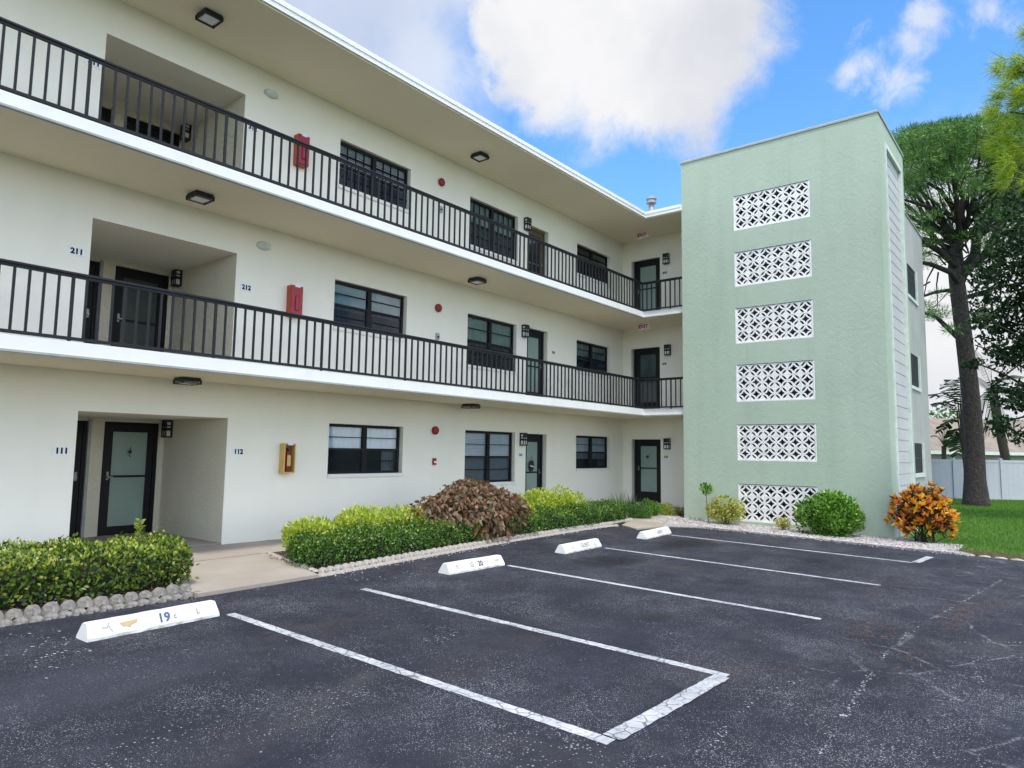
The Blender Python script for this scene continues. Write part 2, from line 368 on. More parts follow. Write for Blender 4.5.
def leafV(P, D, L, W, fold=.18, up=None, droop=0.0):
    """kite leaves: base P, direction D, length L, width W"""
    n = len(P); D = unit(D); S = unit(np.cross(D, rdir(n) if up is None else unit(up + .35*rdir(n)))); N = np.cross(S, D)
    L = np.broadcast_to(L, n)[:, None]; W = np.broadcast_to(W, n)[:, None]
    mid = P + D*L*.45
    tip = P + D*L; tip[:, 2] -= droop*L[:, 0]
    V = np.stack([P, mid + S*W/2 + N*W*fold, tip, mid - S*W/2 + N*W*fold], 1)
    return V.reshape(-1, 3), np.arange(n*4).reshape(n, 4)
def blades(P, D, L, W):
    n = len(P); D = unit(D); S = unit(np.cross(D, rdir(n))); L = np.broadcast_to(L, n)[:, None]; W = np.broadcast_to(W, n)[:, None]
    V = np.stack([P - S*W/2, P + S*W/2, P + D*L], 1); return V.reshape(-1, 3), np.arange(n*3).reshape(n, 3)

# ---------------------------------------------------------------- world
w = bpy.data.worlds.new('World'); sc.world = w; w.use_nodes = True; nt = w.node_tree; nt.nodes.clear()
SUN_AZ = math.atan2(-0.74, -0.67); SUN_EL = R(64)     # direction from the scene towards the sun
def N_(typ, **kw):
    n = nt.nodes.new(typ)
    for k, v in kw.items():
        if k in n.inputs: n.inputs[k].default_value = v
        else: setattr(n, k, v)
    return n
def Mt(op, a, b=0.0, c=0.0):
    n = nt.nodes.new('ShaderNodeMath'); n.operation = op
    for v, i in ((a,0),(b,1),(c,2)):
        if hasattr(v, 'links'): nt.links.new(v, n.inputs[i])
        else: n.inputs[i].default_value = v
    return n.outputs[0]
sky = N_('ShaderNodeTexSky', sky_type='NISHITA', sun_disc=False, sun_elevation=SUN_EL, sun_rotation=math.pi/2-SUN_AZ, air_density=1.0, dust_density=.4, ozone_density=2.5)
tc = N_('ShaderNodeTexCoord'); dirv = tc.outputs['Generated']
hs = N_('ShaderNodeHueSaturation'); hs.inputs['Saturation'].default_value = 1.25; hs.inputs['Value'].default_value = 1.15; nt.links.new(sky.outputs[0], hs.inputs['Color'])
def vdist(c):
    n = N_('ShaderNodeVectorMath', operation='DISTANCE'); nt.links.new(dirv, n.inputs[0]); n.inputs[1].default_value = c; return n.outputs['Value']
def noiseW(scale, detail, rough, dist=0, stretch=(1,1,1)):
    mp = N_('ShaderNodeMapping'); mp.inputs['Scale'].default_value = stretch; nt.links.new(dirv, mp.inputs['Vector'])
    n = N_('ShaderNodeTexNoise'); n.inputs['Scale'].default_value = scale; n.inputs['Detail'].default_value = detail; n.inputs['Roughness'].default_value = rough; n.inputs['Distortion'].default_value = dist
    nt.links.new(mp.outputs[0], n.inputs['Vector']); return n.outputs['Fac']
nA = noiseW(7, 11, .64, .2); nB = noiseW(16, 8, .65, .3, (1, 1, 1)); nC = noiseW(3.2, 5, .5)
def blob(px, py, r):
    d = ray(px, py).normalized(); return Mt('SUBTRACT', 1.0, Mt('DIVIDE', vdist(d), r))
def mx(lst):
    o = lst[0]
    for q in lst[1:]: o = Mt('SMOOTH_MAX', o, q, .15)
    return o
def cov(b, noise, k, lo, hi):
    n = nt.nodes.new('ShaderNodeMapRange'); n.interpolation_type = 'SMOOTHSTEP'; n.clamp = True
    nt.links.new(Mt('ADD', b, Mt('MULTIPLY', Mt('SUBTRACT', noise, .5), k)), n.inputs[0]); n.inputs[1].default_value = lo; n.inputs[2].default_value = hi; return n.outputs[0]
big = cov(mx([blob(560, 5, .17), blob(630, 10, .19), blob(690, 5, .13), blob(620, 60, .14), blob(550, 60, .10), blob(680, 60, .11), blob(600,-130,.25), blob(500, 30, .07)]), nA, 1.6, -.02, .5)
left = cov(mx([blob(360, -20, .26), blob(420, 60, .17), blob(300, 10, .2), blob(440, -40, .2)]), nA, 1.6, 0.0, .9)
wisp = cov(mx([blob(905, 40, .06), blob(897, 75, .06), blob(868, 62, .035), blob(918, 20, .04), blob(850,72,.025), blob(1000,12,.045)]), nB, 2.9, .2, 1.15)
low = cov(mx([blob(935, 400, .16), blob(960, 320, .17), blob(930, 250, .10), blob(1010, 420, .2), blob(990, 240, .14)]), nA, 1.2, -.1, .55)
veil = cov(mx([blob(940, 350, .3)]), nB, 2.0, -.2, 1.6)
# out-of-frame sky: unseen broken cumulus added for ambient light and reflections
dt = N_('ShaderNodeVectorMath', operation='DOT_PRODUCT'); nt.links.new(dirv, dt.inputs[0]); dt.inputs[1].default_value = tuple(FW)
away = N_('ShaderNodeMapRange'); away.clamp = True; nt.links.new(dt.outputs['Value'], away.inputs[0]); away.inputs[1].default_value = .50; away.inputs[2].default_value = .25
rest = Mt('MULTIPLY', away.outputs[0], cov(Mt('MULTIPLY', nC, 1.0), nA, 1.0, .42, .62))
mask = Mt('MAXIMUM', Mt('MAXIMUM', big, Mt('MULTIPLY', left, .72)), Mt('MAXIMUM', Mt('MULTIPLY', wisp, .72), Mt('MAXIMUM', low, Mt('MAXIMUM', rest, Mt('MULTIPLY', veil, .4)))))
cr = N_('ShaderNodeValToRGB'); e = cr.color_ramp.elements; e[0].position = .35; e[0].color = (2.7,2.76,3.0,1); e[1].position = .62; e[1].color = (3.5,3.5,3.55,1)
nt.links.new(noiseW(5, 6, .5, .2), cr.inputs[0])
brt = N_('ShaderNodeVectorMath', operation='SCALE'); nt.links.new(cr.outputs[0], brt.inputs[0]); nt.links.new(Mt('ADD', 1.0, Mt('MULTIPLY', away.outputs[0], 2.2)), brt.inputs['Scale'])  # clouds away from the view brightened to lift the shaded walls
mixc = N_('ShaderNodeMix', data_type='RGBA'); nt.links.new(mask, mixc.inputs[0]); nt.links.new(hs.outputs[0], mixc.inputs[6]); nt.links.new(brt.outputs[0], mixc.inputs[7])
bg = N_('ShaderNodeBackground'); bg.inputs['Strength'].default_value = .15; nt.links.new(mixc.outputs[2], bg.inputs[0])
wo = N_('ShaderNodeOutputWorld'); nt.links.new(bg.outputs[0], wo.inputs[0])

sl = bpy.data.lights.new('sun', 'SUN'); sl.energy = 1.75; sl.angle = R(7); sl.color = (1, .955, .88)
so = bpy.data.objects.new('sun', sl); COL.objects.link(so)
sd = Vector((math.cos(SUN_AZ)*math.cos(SUN_EL), math.sin(SUN_AZ)*math.cos(SUN_EL), math.sin(SUN_EL)))
so.rotation_euler = sd.to_track_quat('Z', 'Y').to_euler(); so.location = sd*60
vs_ = sc.view_settings; vs_.view_transform = 'Standard'; vs_.look = 'None'; vs_.exposure = 0.84; vs_.gamma = 1

# ---------------------------------------------------------------- ground
def sheet(name, poly_fn, xs, ys, dz, mat):
    V = []; F = []
    nx, ny = len(xs), len(ys)
    for y in ys:
        for x in xs: V.append((x, y, G(x, y)+dz))
    for j in range(ny-1):
        for i in range(nx-1): F.append((j*nx+i, j*nx+i+1, (j+1)*nx+i+1, (j+1)*nx+i))
    o = np_mesh(name, V, F, mat); tag(o, kind='structure'); return o
sheet('lawn', None, [-1500,-300,-60,-12,0,8,15.2,20,28,36,42,60,150,600,2500], [-1500,-300,-60,-30,-16,-12,-8,-4,0,6,12,40,200,1500], -.03, 'lawn')
def edge_y(x):   # front edge of beds / paths
    P = [(-20,-3.12),(3.9,-3.12),(5.40,-3.05),(6.9,-2.86),(10.2,-2.52),(13.3,-2.36),(14.2,-2.50),(15.2,-2.55)]
    return float(np.interp(x, [p[0] for p in P], [p[1] for p in P]))
xs = list(np.linspace(-20, 3.9, 14)) + list(np.linspace(4.4, 15.25, 24))
V = []; F = []; rows = [0, .006, .015, (16-2.9)/417.1, .1, 1]
for x in xs:
    y0 = edge_y(x)
    for r in rows:
        y = y0 + (-420-y0)*r; V.append((x, y, G(x, y)))
n = len(rows)
for i in range(len(xs)-1):
    for j in range(n-1): F.append((i*n+j, i*n+j+1, (i+1)*n+j+1, (i+1)*n+j))
# add a finer row break at y=-16 is covered by interpolation tolerance
tag(np_mesh('parking_lot', V, F, 'asphalt'), kind='structure')

def ground_poly(name, poly, dz, th, mat, struct=True, parent=None):
    mb = MB(); n = len(poly)
    vs = [(x, y, G(x,y)+dz-th) for x,y in poly] + [(x, y, G(x,y)+dz) for x,y in poly]
    mb.add(vs, [tuple(range(n))[::-1], tuple(range(n, 2*n))] + [(i,(i+1)%n,(i+1)%n+n,i+n) for i in range(n)])
    o = mb.build(name, mat, parent)
    if struct and parent is None: tag(o, kind='structure')
    return o
# walkway along the facade, entrance path, far path
walk = ground_poly('walkway', [(-14,-1.28),(3.82,-1.28),(3.82,-3.10),(5.40,-3.03),(5.80,-1.15),(12,-1.10),(18.34,-1.10),(18.34,-.002),(-14,-.002)], .035, .12, 'concrete')
ground_poly('path', [(13.5,-3.08),(14.50,-3.22),(16.15,-2.5),(17.3,-1.12),(16.35,-1.12),(14.85,-2.17),(13.9,-2.49)], .028, .1, 'concrete')
jm = MB()
def joint(a, b, wd=.012):
    a = Vector((a[0], a[1], 0)); b = Vector((b[0], b[1], 0)); s = (b-a).normalized().cross(Vector((0,0,1)))*wd/2
    jm.add([(q.x, q.y, G(q.x, q.y)+.038) for q in (a-s, b-s, b+s, a+s)], [(0,1,2,3)])
joint((3.83,-1.28),(5.77,-1.16)); joint((3.83,-.02),(5.76,-.02)); joint((6.55,-.01),(6.72,-1.12))
for x in (-1.5, .3, 2.1, 8.2, 9.9, 11.7, 13.5, 15.3, 17.1): joint((x, -.01), (x+.02, -1.08))
jo = jm.build('expansion_joint', 'joint_dark', walk)
# painted lines
def pline(a, b, wd=.10, dz=.004):
    a = Vector(a); b = Vector(b); d = (b-a).normalized(); s = Vector((-d.y, d.x))*wd/2; mb = MB(); L = (b-a).length; n = max(2, int(L/.05)); vs = []
    for i in range(n+1):
        p = a + d*L*i/n
        for sg in (-1, 1):
            q = p + s*sg*(1+random.uniform(-.10, .07)); vs.append((q.x, q.y, G(q.x, q.y)+dz))
    mb.add(vs, [(2*i, 2*i+2, 2*i+3, 2*i+1) for i in range(n)]); return tag(mb.build('parking_line', 'road_paint'), kind='structure')
pline((3.685,-4.006),(3.685,-8.27)); pline((5.363,-3.945),(5.363,-8.31)); pline((3.74,-8.245),(5.31,-8.285), .13, .008)
pline((7.90,-4.07),(7.90,-8.32), .09); pline((10.584,-4.06),(10.584,-8.37), .085); pline((13.312,-3.914),(13.312,-8.33), .085); pline((13.36,-8.37),(14.35,-8.44), .12, .008)
# crumbled pale residue of an older line crossing the lot, and short fragments
fV = []; 
def frag(path, wd, dens, size=(.006,.02)):
    for a, b in zip(path, path[1:]):
        L = math.dist(a, b); n = int(L*dens)
        for _ in range(n):
            u = random.random()
            if math.sin(u*L*3.1+a[0]*5)+math.sin(u*L*7.7) < -.35: continue
            x = a[0]+(b[0]-a[0])*u+random.gauss(0, wd); y = a[1]+(b[1]-a[1])*u+random.gauss(0, wd); s = random.uniform(*size); an = random.random()*6.28
            k = random.uniform(.25, .8)
            fV.append([(x+math.cos(an)*s, y+math.sin(an)*s), (x-math.sin(an)*s*k, y+math.cos(an)*s*k), (x-math.cos(an)*s*.8, y-math.sin(an)*s*.8), (x+math.sin(an)*s*k, y-math.cos(an)*s*k)])
frag([(4.377,-9.244),(5.1,-9.20),(6.73,-9.104),(7.893,-9.12),(9.3,-9.25),(11.374,-9.478),(12.6,-9.6)], .012, 60, (.005,.015))
frag([(4.4,-6.1),(4.9,-5.95)], .05, 40); frag([(3.9,-8.73),(4.6,-8.67),(5.23,-8.6),(6.0,-8.9)], .02, 36, (.005,.013))
frag([(7.6,-9.3),(8.6,-10.2)], .02, 34, (.005,.012)); frag([(6.2,-9.9),(7.4,-9.7),(8.0,-10.3)], .02, 34, (.005,.012))
frag([(2.0,-3.6),(2.3,-3.9),(1.9,-4.6)], .14, 70); frag([(5.6,-3.5),(6.6,-3.7)], .15, 90)
V = [(x, y, G(x,y)+.005) for q in fV for x, y in q]
tag(np_mesh('worn_paint_fragments', V, np.arange(len(V)).reshape(-1, 4), 'road_paint'), kind='structure')

# planting beds
tag(ground_poly('planting_bed', [(-14,-2.86),(3.80,-2.86),(3.80,-1.30),(-14,-1.30)], .03, .1, 'mulch'), kind='structure')
bed2 = [(5.46,-2.90)] + [(x, edge_y(x)+.14) for x in np.linspace(6.2, 13.4, 10)] + [(14.1,-2.36),(14.9,-2.10),(16.3,-1.14),(5.86,-1.17)]
tag(ground_poly('planting_bed', bed2, .033, .1, 'mulch'), kind='structure')
shell = ground_poly('gravel_bed', [(15.26,-8.95),(15.45,-8.9),(15.75,-8.62),(16.2,-8.5),(16.5,-8.2),(17.3,-7.6),(17.3,-2.4),(18.3,-2.4),(18.3,-1.12),(17.35,-1.12),(16.2,-2.44),(14.58,-3.16),(15.24,-3.95)], .02, .08, 'shell_bed')

# ---------------------------------------------------------------- apartment building
S2B, S2T, S3B, S3T, RB, RTP = 2.533, 2.717, 5.233, 5.400, 7.967, 8.122
XE = 18.348; XB = 16.858; YB = -1.49; XRF = 16.70; YR = -1.648
bld = empty('apartment_building', (6, 0, 0), 'three-storey cream stucco apartment building with open black-railed galleries', 'building')
def wall_holes(u0, u1, v0, v1, holes, mp, mat, parent, name='wall', nrm=1):
    """mp(u, v, d) -> world point, d = depth into the wall. holes: (u0,u1,v0,v1,depth)"""
    us = sorted({u0, u1, *[h[0] for h in holes], *[h[1] for h in holes]}); vs = sorted({v0, v1, *[h[2] for h in holes], *[h[3] for h in holes]})
    mb = MB()
    for a, b in zip(us, us[1:]):
        for c, d in zip(vs, vs[1:]):
            cu, cv = (a+b)/2, (c+d)/2
            if any(h[0] < cu < h[1] and h[2] < cv < h[3] for h in holes): continue
            mb.quad(mp(a,c,0), mp(b,c,0), mp(b,d,0), mp(a,d,0))
    for h in holes:
        a, b, c, d, dp = h
        mb.quad(mp(a,c,0), mp(a,d,0), mp(a,d,dp), mp(a,c,dp)); mb.quad(mp(b,c,0), mp(b,c,dp), mp(b,d,dp), mp(b,d,0))
        mb.quad(mp(a,d,0), mp(b,d,0), mp(b,d,dp), mp(a,d,dp)); mb.quad(mp(a,c,0), mp(a,c,dp), mp(b,c,dp), mp(b,c,0))
    return mb.build(name, mat, parent)
FL = [0.02, S2T, S3T]; RD = 2.15
REC = [(3.612, 5.761, .0, 1.984), (3.612, 5.761, S2T-.02, 4.678), (3.612, 5.761, S3T-.02, 7.398)]
W1 = [(7.717, 9.43, 1.073, 1.962), (7.717, 9.43, 3.776, 4.634), (7.717, 9.43, 6.474, 7.34)]
W2 = [(11.359, 13.054, .813, 1.959), (11.359, 13.054, 3.459, 4.60), (11.359, 13.054, 6.223, 7.324)]
DR = [(13.563, 14.352, .03, 1.945), (13.563, 14.352, S2T, 4.607), (13.563, 14.352, S3T, 7.268)]
W3 = [(15.804, 17.493, 1.089, 1.96), (15.804, 17.493, 3.77, 4.594), (15.804, 17.493, 6.505, 7.332)]
W0 = [(-.1, 1.6, 1.073, 1.962), (-.1, 1.6, 3.776, 4.634), (-.1, 1.6, 6.474, 7.34)]
# right jambs are seen, so openings run a little wider than the frames
JB = .075
holes = []
for f in range(3):
    holes += [(*REC[f], RD)]
    for Wn in (W0, W1, W2, W3): a, b, c, d = Wn[f]; holes.append((a-.01, b+JB, c-.01, d+.02, .5))
    a, b, c, d = DR[f]; holes.append((a-.01, b+JB, c, d+.02, .4))
mpF = lambda u, v, d: (u, d, v)
wall_holes(-14, XE, -.35, RTP-.02, holes, mpF, 'cream_stucco', bld)
# gallery end wall, faces -x
DE = [(-1.222, -.36, .09, 1.91), (-1.215, -.352, S2T, 4.625), (-1.234, -.366, S3T, 7.322)]
mpE = lambda u, v, d: (XE+d, u, v)
wall_holes(-2.72, 0.0, .02, RTP-.02, [(a-.01, b+JB, c, d+.02, .3) for a, b, c, d in DE], mpE, 'cream_stucco', bld)
MB().box((XE+.015, -2.72, -.4), (XE+.2, .0, .02)).build('plinth', 'plinth_grey', bld)
MB().box((XE-.10, -1.32, -.3), (XE+.01, -.28, .085)).build('door_step', 'plinth_grey', bld)
# recess back walls, floors, ceilings
DRC = [((4.768, 5.656), 1.925), ((4.765, 5.666), 4.60), ((4.744, 5.70), 7.29)]
for f in range(3):
    x0, x1, z0, z1 = REC[f]; mb = MB(); (a, b), zt = DRC[f]
    hl = [(a, b, z0+.02, zt, .15), (3.62, 4.515, z0+.02, zt, .15)]
    us = [x0, 3.62, 4.515, a, b, x1]
    mb.quad((4.515, RD, z0), (a, RD, z0), (a, RD, z1), (4.515, RD, z1)); mb.quad((b, RD, z0), (x1, RD, z0), (x1, RD, z1), (b, RD, z1))
    mb.quad((x0, RD, zt), (4.515, RD, zt), (4.515, RD, z1), (x0, RD, z1)); mb.quad((a, RD, zt), (b, RD, zt), (b, RD, z1), (a, RD, z1))
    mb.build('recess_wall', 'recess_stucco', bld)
    # rough side walls standing 3 mm proud of the opening's reveals
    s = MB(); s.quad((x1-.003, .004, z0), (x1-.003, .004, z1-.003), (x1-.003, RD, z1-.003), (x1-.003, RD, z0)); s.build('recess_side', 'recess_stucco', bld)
    MB().box((x0, .0 if f else -.002, z0-.05), (x1, RD+.2, z0+(.006 if f else .022))).build('recess_floor', 'concrete', bld)
# slabs
def Lslab(zb, zt, yb, xb, name, mat):
    return MB().prism([(-14, .02), (-14, yb), (xb, yb), (xb, -2.70), (XE+.02, -2.70), (XE+.02, .02)], zb, zt).build(name, mat, bld)
for zb, zt in ((S2B, S2T), (S3B, S3T)):
    Lslab(zb+.02, zt, YB, XB, 'gallery_slab', 'fascia_paint')
    MB().prism([(-14, -.001), (-14, YB+.05), (XB+.05, YB+.05), (XB+.05, -2.69), (XE-.001, -2.69), (XE-.001, -.001)], zb-.001, zb+.018).build('soffit', 'soffit_plaster', bld)
    # drip edge along the fascia foot
    MB().box((-14, YB-.008, zb-.004), (XB-.008, YB+.048, zb+.022)).box((XB-.008, YB+.048, zb-.004), (XB+.048, -2.69, zb+.022)).box((XB-.0075, YB-.0075, zb-.0038), (XB+.0475, YB+.0475, zb+.0218)).build('drip_edge', 'drip_edge', bld)
    MB().prism([(-14, -.003), (-14, YB+.03), (XB+.03, YB+.03), (XB+.03, -2.68), (XE-.003, -2.68), (XE-.003, -.003)], zt+.001, zt+.006).build('gallery_floor', 'concrete', bld)
# roof
RP = [(-14, 11), (-14, YR), (XRF, YR), (XRF, -2.70), (19.9, -2.70), (19.9, -7.10), (23.75, -7.10), (23.75, 11)]
MB().prism(RP[::1], RB+.02, RTP).build('roof', 'fascia_paint', bld)
MB().prism([(-14, -.001), (-14, YR+.04), (XRF+.04, YR+.04), (XRF+.04, -2.69), (XE-.001, -2.69), (XE-.001, -.001)], RB-.001, RB+.018).build('soffit', 'soffit_plaster', bld)
MB().prism([(-13.9, 10.9), (-13.9, YR+.12), (XRF+.12, YR+.12), (XRF+.12, -2.6), (20.0, -2.6), (20.0, -7.0), (23.7, -7.0), (23.7, 10.9)], RTP+.001, RTP+.012).build('roof_membrane', 'roof_tar', bld)
# metal edge of the roof fascia: two thin steps
MB().box((-14, YR-.012, RTP-.05), (XRF-.012, YR, RTP+.03)).box((XRF-.012, YR-.012, RTP-.05), (XRF-.0005, -2.69, RTP+.03)).build('roof_edge', 'fascia_paint', bld)
# side wing wall (faces -y) with three windows, far east wall, back wall
SW = [(20.85, 22.35, 1.10, 1.90), (20.8, 22.3, 3.45, 4.32), (20.85, 22.4, 5.93, 6.80)]
mpS = lambda u, v, d: (u, -7.25+d, v)
wall_holes(19.76, 23.80, -.5, RTP+.04, [(a, b, c, d, .25) for a, b, c, d in SW], mpS, 'grey_stucco', bld, 'side_wall')
MB().quad((23.8,-7.25,-.5),(23.8,11,-.5),(23.8,11,RTP+.04),(23.8,-7.25,RTP+.04)).quad((23.8,11,-.5),(-14,11,-.5),(-14,11,RTP-.01),(23.8,11,RTP-.01)).quad((-14,11,-.5),(-14,0,-.5),(-14,0,RTP-.01),(-14,11,RTP-.01)).build('rear_wall', 'grey_stucco', bld)
MB().box((19.76,-7.275,RTP+.041),(23.83,-7.1,RTP+.075)).build('roof_edge', 'drip_edge', bld)

def window(mp, a, b, c, d, style, nrow=2, trim=None, parent=bld, sill=True, mull=True):
    """mp(u,v,depth). frame set in the opening, d<0 is proud"""
    fd = .075; F = MB()
    def bar(u0, u1, v0, v1, d0, d1, M=F):
        P = [mp(u, v, dd) for dd in (d0, d1) for (u, v) in ((u0,v0),(u1,v0),(u1,v1),(u0,v1))]
        M.add(P, [(0,1,2,3),(4,7,6,5),(0,4,5,1),(1,5,6,2),(2,6,7,3),(3,7,4,0)])
    b = b+(.045 if sill else 0); JBw = JB-.045
    fw = .035
    bar(a, b, d-fw, d+.018, fd, fd+.05); bar(a, b, c-.008, c+fw, fd, fd+.05); bar(a-.008, a+fw, c+fw, d-fw, fd+.002, fd+.05); bar(b-fw, b, c+fw, d-fw, fd+.002, fd+.05)
    um = (a+b)/2
    if mull: bar(um-.045, um+.045, c+fw, d-fw, fd-.006, fd+.05)
    H = d-c; rails = []
    for (l, r) in ([(a+fw, um-.045), (um+.045, b-fw)] if mull else [(a+fw, b-fw)]):
        bar(l, r, c+H*.5-.02, c+H*.5+.02, fd-.003, fd+.045)              # meeting rail
        for q in (.25, .75): bar(l, r, c+H*q-.008, c+H*q+.008, fd+.006, fd+.04)
        if style in ('grid', 'void', 'gridlow'):
            for k in range(1, 4):
                uu = l+(r-l)*k/4; bar(uu-.006, uu+.006, c+fw, d-fw, fd+.009, fd+.037)
        # lower sash sits 1 cm proud with its own stiles
        bar(l, l+.02, c+fw, c+H*.5-.02, fd-.001, fd+.04); bar(r-.02, r, c+fw, c+H*.5-.02, fd-.001, fd+.04)
    fr = F.build('window', 'bronze_frame', parent)
    pn = MB(); gd = fd+.028; pn.quad(mp(a+.01, c+.01, gd), mp(b-.01, c+.01, gd), mp(b-.01, d-.01, gd), mp(a+.01, d-.01, gd))
    pn.build('pane', 'dark_void' if style == 'void' else 'dark_glass' if style in ('dark',) else 'window_glass', fr)
    if sill:
        sm_ = MB(); gq = fd-.0045
        for (l, r) in ((a+fw+.021, um-.066), (um+.066, b-fw-.021)): sm_.quad(mp(l, c+fw, gq), mp(r, c+fw, gq), mp(r, c+H*.5-.02, gq), mp(l, c+H*.5-.02, gq))
        sm_.build('insect_screen', 'insect_screen', fr)
    # what hangs behind the glass
    bk = MB(); bd = .42
    bk.quad(mp(a-.009, c-.009, bd), mp(b+.029, c-.009, bd), mp(b+.029, d+.018, bd), mp(a-.009, d+.018, bd)); bk.build('dark_room', 'dark_void', fr)
    if style in ('blind', 'half', 'grid', 'teal', 'side', 'gridlow'):
        bl = MB(); z = d-.01; lo = {'blind': c+.01, 'half': c+H*.5, 'grid': c+H*.45, 'gridlow': c+H*.1, 'teal': c+H*.42, 'side': c+H*.3}[style]
        if style in ('blind', 'grid', 'side'):
            while z > lo:
                P = [mp(a+.012, z, .16), mp(b-.012, z, .16), mp(b-.012, z-.030, .137), mp(a+.012, z-.030, .137)]; bl.add(P, [(0,1,2,3)]); z -= .034
        else:
            n = 60
            for k in range(n):
                u0 = a+.01+(b-a-.02)*k/n; u1 = a+.01+(b-a-.02)*(k+1)/n; q0 = .16+.012*math.sin(k*1.1); q1 = .16+.012*math.sin((k+1)*1.1)
                bl.quad(mp(u0, lo, q0), mp(u1, lo, q1), mp(u1, d, q1), mp(u0, d, q0))
        bl.build('blind', 'blind_white' if style not in ('teal', 'gridlow') else 'teal_curtain', fr)
    if style == 'half':    # side curtains of the lower sash
        cu = MB()
        for (l, r) in ((a+.01, a+.14), (b-.36, b-.04)):
            n = 14
            for k in range(n):
                u0 = l+(r-l)*k/n; u1 = l+(r-l)*(k+1)/n; q0 = .19+.02*math.sin(k*1.9); q1 = .19+.02*math.sin((k+1)*1.9)
                cu.quad(mp(u0, c, q0), mp(u1, c, q1), mp(u1, c+H*.5, q1), mp(u0, c+H*.5, q0))
        cu.build('curtain', 'curtain', fr)
    if sill:
        S = MB(); bar(a-.02, b+JB-.025, c-.075, c-.010, -.028, .07, S); S.build('sill', trim or 'fascia_paint', fr)
    return fr
sty = {('W1',0):'half',('W1',1):'teal',('W1',2):'grid',('W2',0):'blind',('W2',1):'teal',('W2',2):'gridlow',('W3',0):'side',('W3',1):'teal',('W3',2):'dark',('W0',0):'blind',('W0',1):'dark',('W0',2):'blind'}
for nm, Wn in (('W0', W0), ('W1', W1), ('W2', W2), ('W3', W3)):
    for f in range(3): window(mpF, *Wn[f], sty[(nm, f)])
for a, b, c, d in SW:
    fr = window(lambda u, v, d: (u, -7.25+d*.15, v), a+.02, b-.06, c+.03, d-.03, 'void', sill=False, mull=False)
    T = MB()
    for (u0,u1,v0,v1) in ((b-.055, b+.06, c-.02, d+.02), (a-.07, b+.10, c-.11, c-.021)):
        T.box((u0, -7.285, v0), (u1, -7.22, v1))
    T.build('window_trim', 'white_trim', fr)

def door(mp, a, b, c, d, glassm, midrail=.5, handle_left=True, wide=.11, top=.13, bot=.30, parent=bld, leafmat_='bronze_frame', fd=.08):
    D = MB()
    def bar(u0, u1, v0, v1, d0, d1, M):
        P = [mp(u, v, dd) for dd in (d0, d1) for (u, v) in ((u0,v0),(u1,v0),(u1,v1),(u0,v1))]
        M.add(P, [(0,1,2,3),(4,7,6,5),(0,4,5,1),(1,5,6,2),(2,6,7,3),(3,7,4,0)])
    fw = .045
    bar(a-.008, a+fw, c, d+.015, fd, fd+.09, D); bar(b-fw, b+.008, c, d+.015, fd, fd+.09, D); bar(a+fw, b-fw, d-fw, d+.015, fd+.001, fd+.09, D)
    l, r, z0, z1 = a+fw+.004, b-fw-.004, c+.012, d-fw-.004
    bar(l, l+wide, z0, z1, fd+.02, fd+.06, D); bar(r-wide, r, z0, z1, fd+.02, fd+.06, D); bar(l+wide, r-wide, z1-top, z1, fd+.021, fd+.06, D); bar(l+wide, r-wide, z0, z0+bot, fd+.021, fd+.06, D)
    zm = z0+(z1-z0)*midrail; bar(l+wide, r-wide, zm-.018, zm+.018, fd+.022, fd+.058, D)
    o = D.build('door', leafmat_, parent)
    g = MB(); q = fd+.04; g.quad(mp(l+wide-.01, z0+bot-.01, q), mp(r-wide+.01, z0+bot-.01, q), mp(r-wide+.01, z1-top+.01, q), mp(l+wide-.01, z1-top+.01, q)); g.build('glass_panel', glassm, o)
    h = MB(); u = l+wide*.5 if handle_left else r-wide*.5; bar(u-.018, u+.018, c+.92, c+1.06, fd+.012, fd+.02, h); bar(u-.012, u+.012, c+.955, c+.985, fd-.03, fd+.012, h); bar(u-.012, u+.07*(1 if handle_left else -1), c+.958, c+.98, fd-.042, fd-.028, h)
    h.build('handle', 'steel_handle', o)
    k = MB(); k.quad(mp(a, c, fd+.1), mp(b, c, fd+.1), mp(b, d, fd+.1), mp(a, d, fd+.1)); k.build('door_backing', 'dark_void', o)
    return o
for f, gm in enumerate(('frosted_glass', 'frosted_glass', 'dark_film')):
    o = door(mpF, *DR[f], gm, midrail=.52, handle_left=False, leafmat_='bronze_frame' if f < 2 else 'wood_door')
    door(mpE, *DE[f], ('frosted_glass', 'tint_frosted', 'frosted_glass')[f], midrail=.56, wide=.12, handle_left=False)
mpR = lambda u, v, d: (u, RD-.06+d, v)
for f in range(3):
    (a, b), zt = DRC[f]; z0 = REC[f][2]+.024
    door(mpR, a+.01, b-.01, z0, zt-.02, ('frosted_glass', 'tint_frosted', 'dark_film')[f], midrail=.53, wide=.10, top=.10, bot=.13)
    door(mpR, 3.63, 4.505, z0, zt-.02, 'dark_film', midrail=.5, wide=.12, handle_left=False)
    MB().box((4.516, RD-.035, z0), (4.56, RD+.02, zt+.03)).build('door_trim', 'drip_edge', bld)
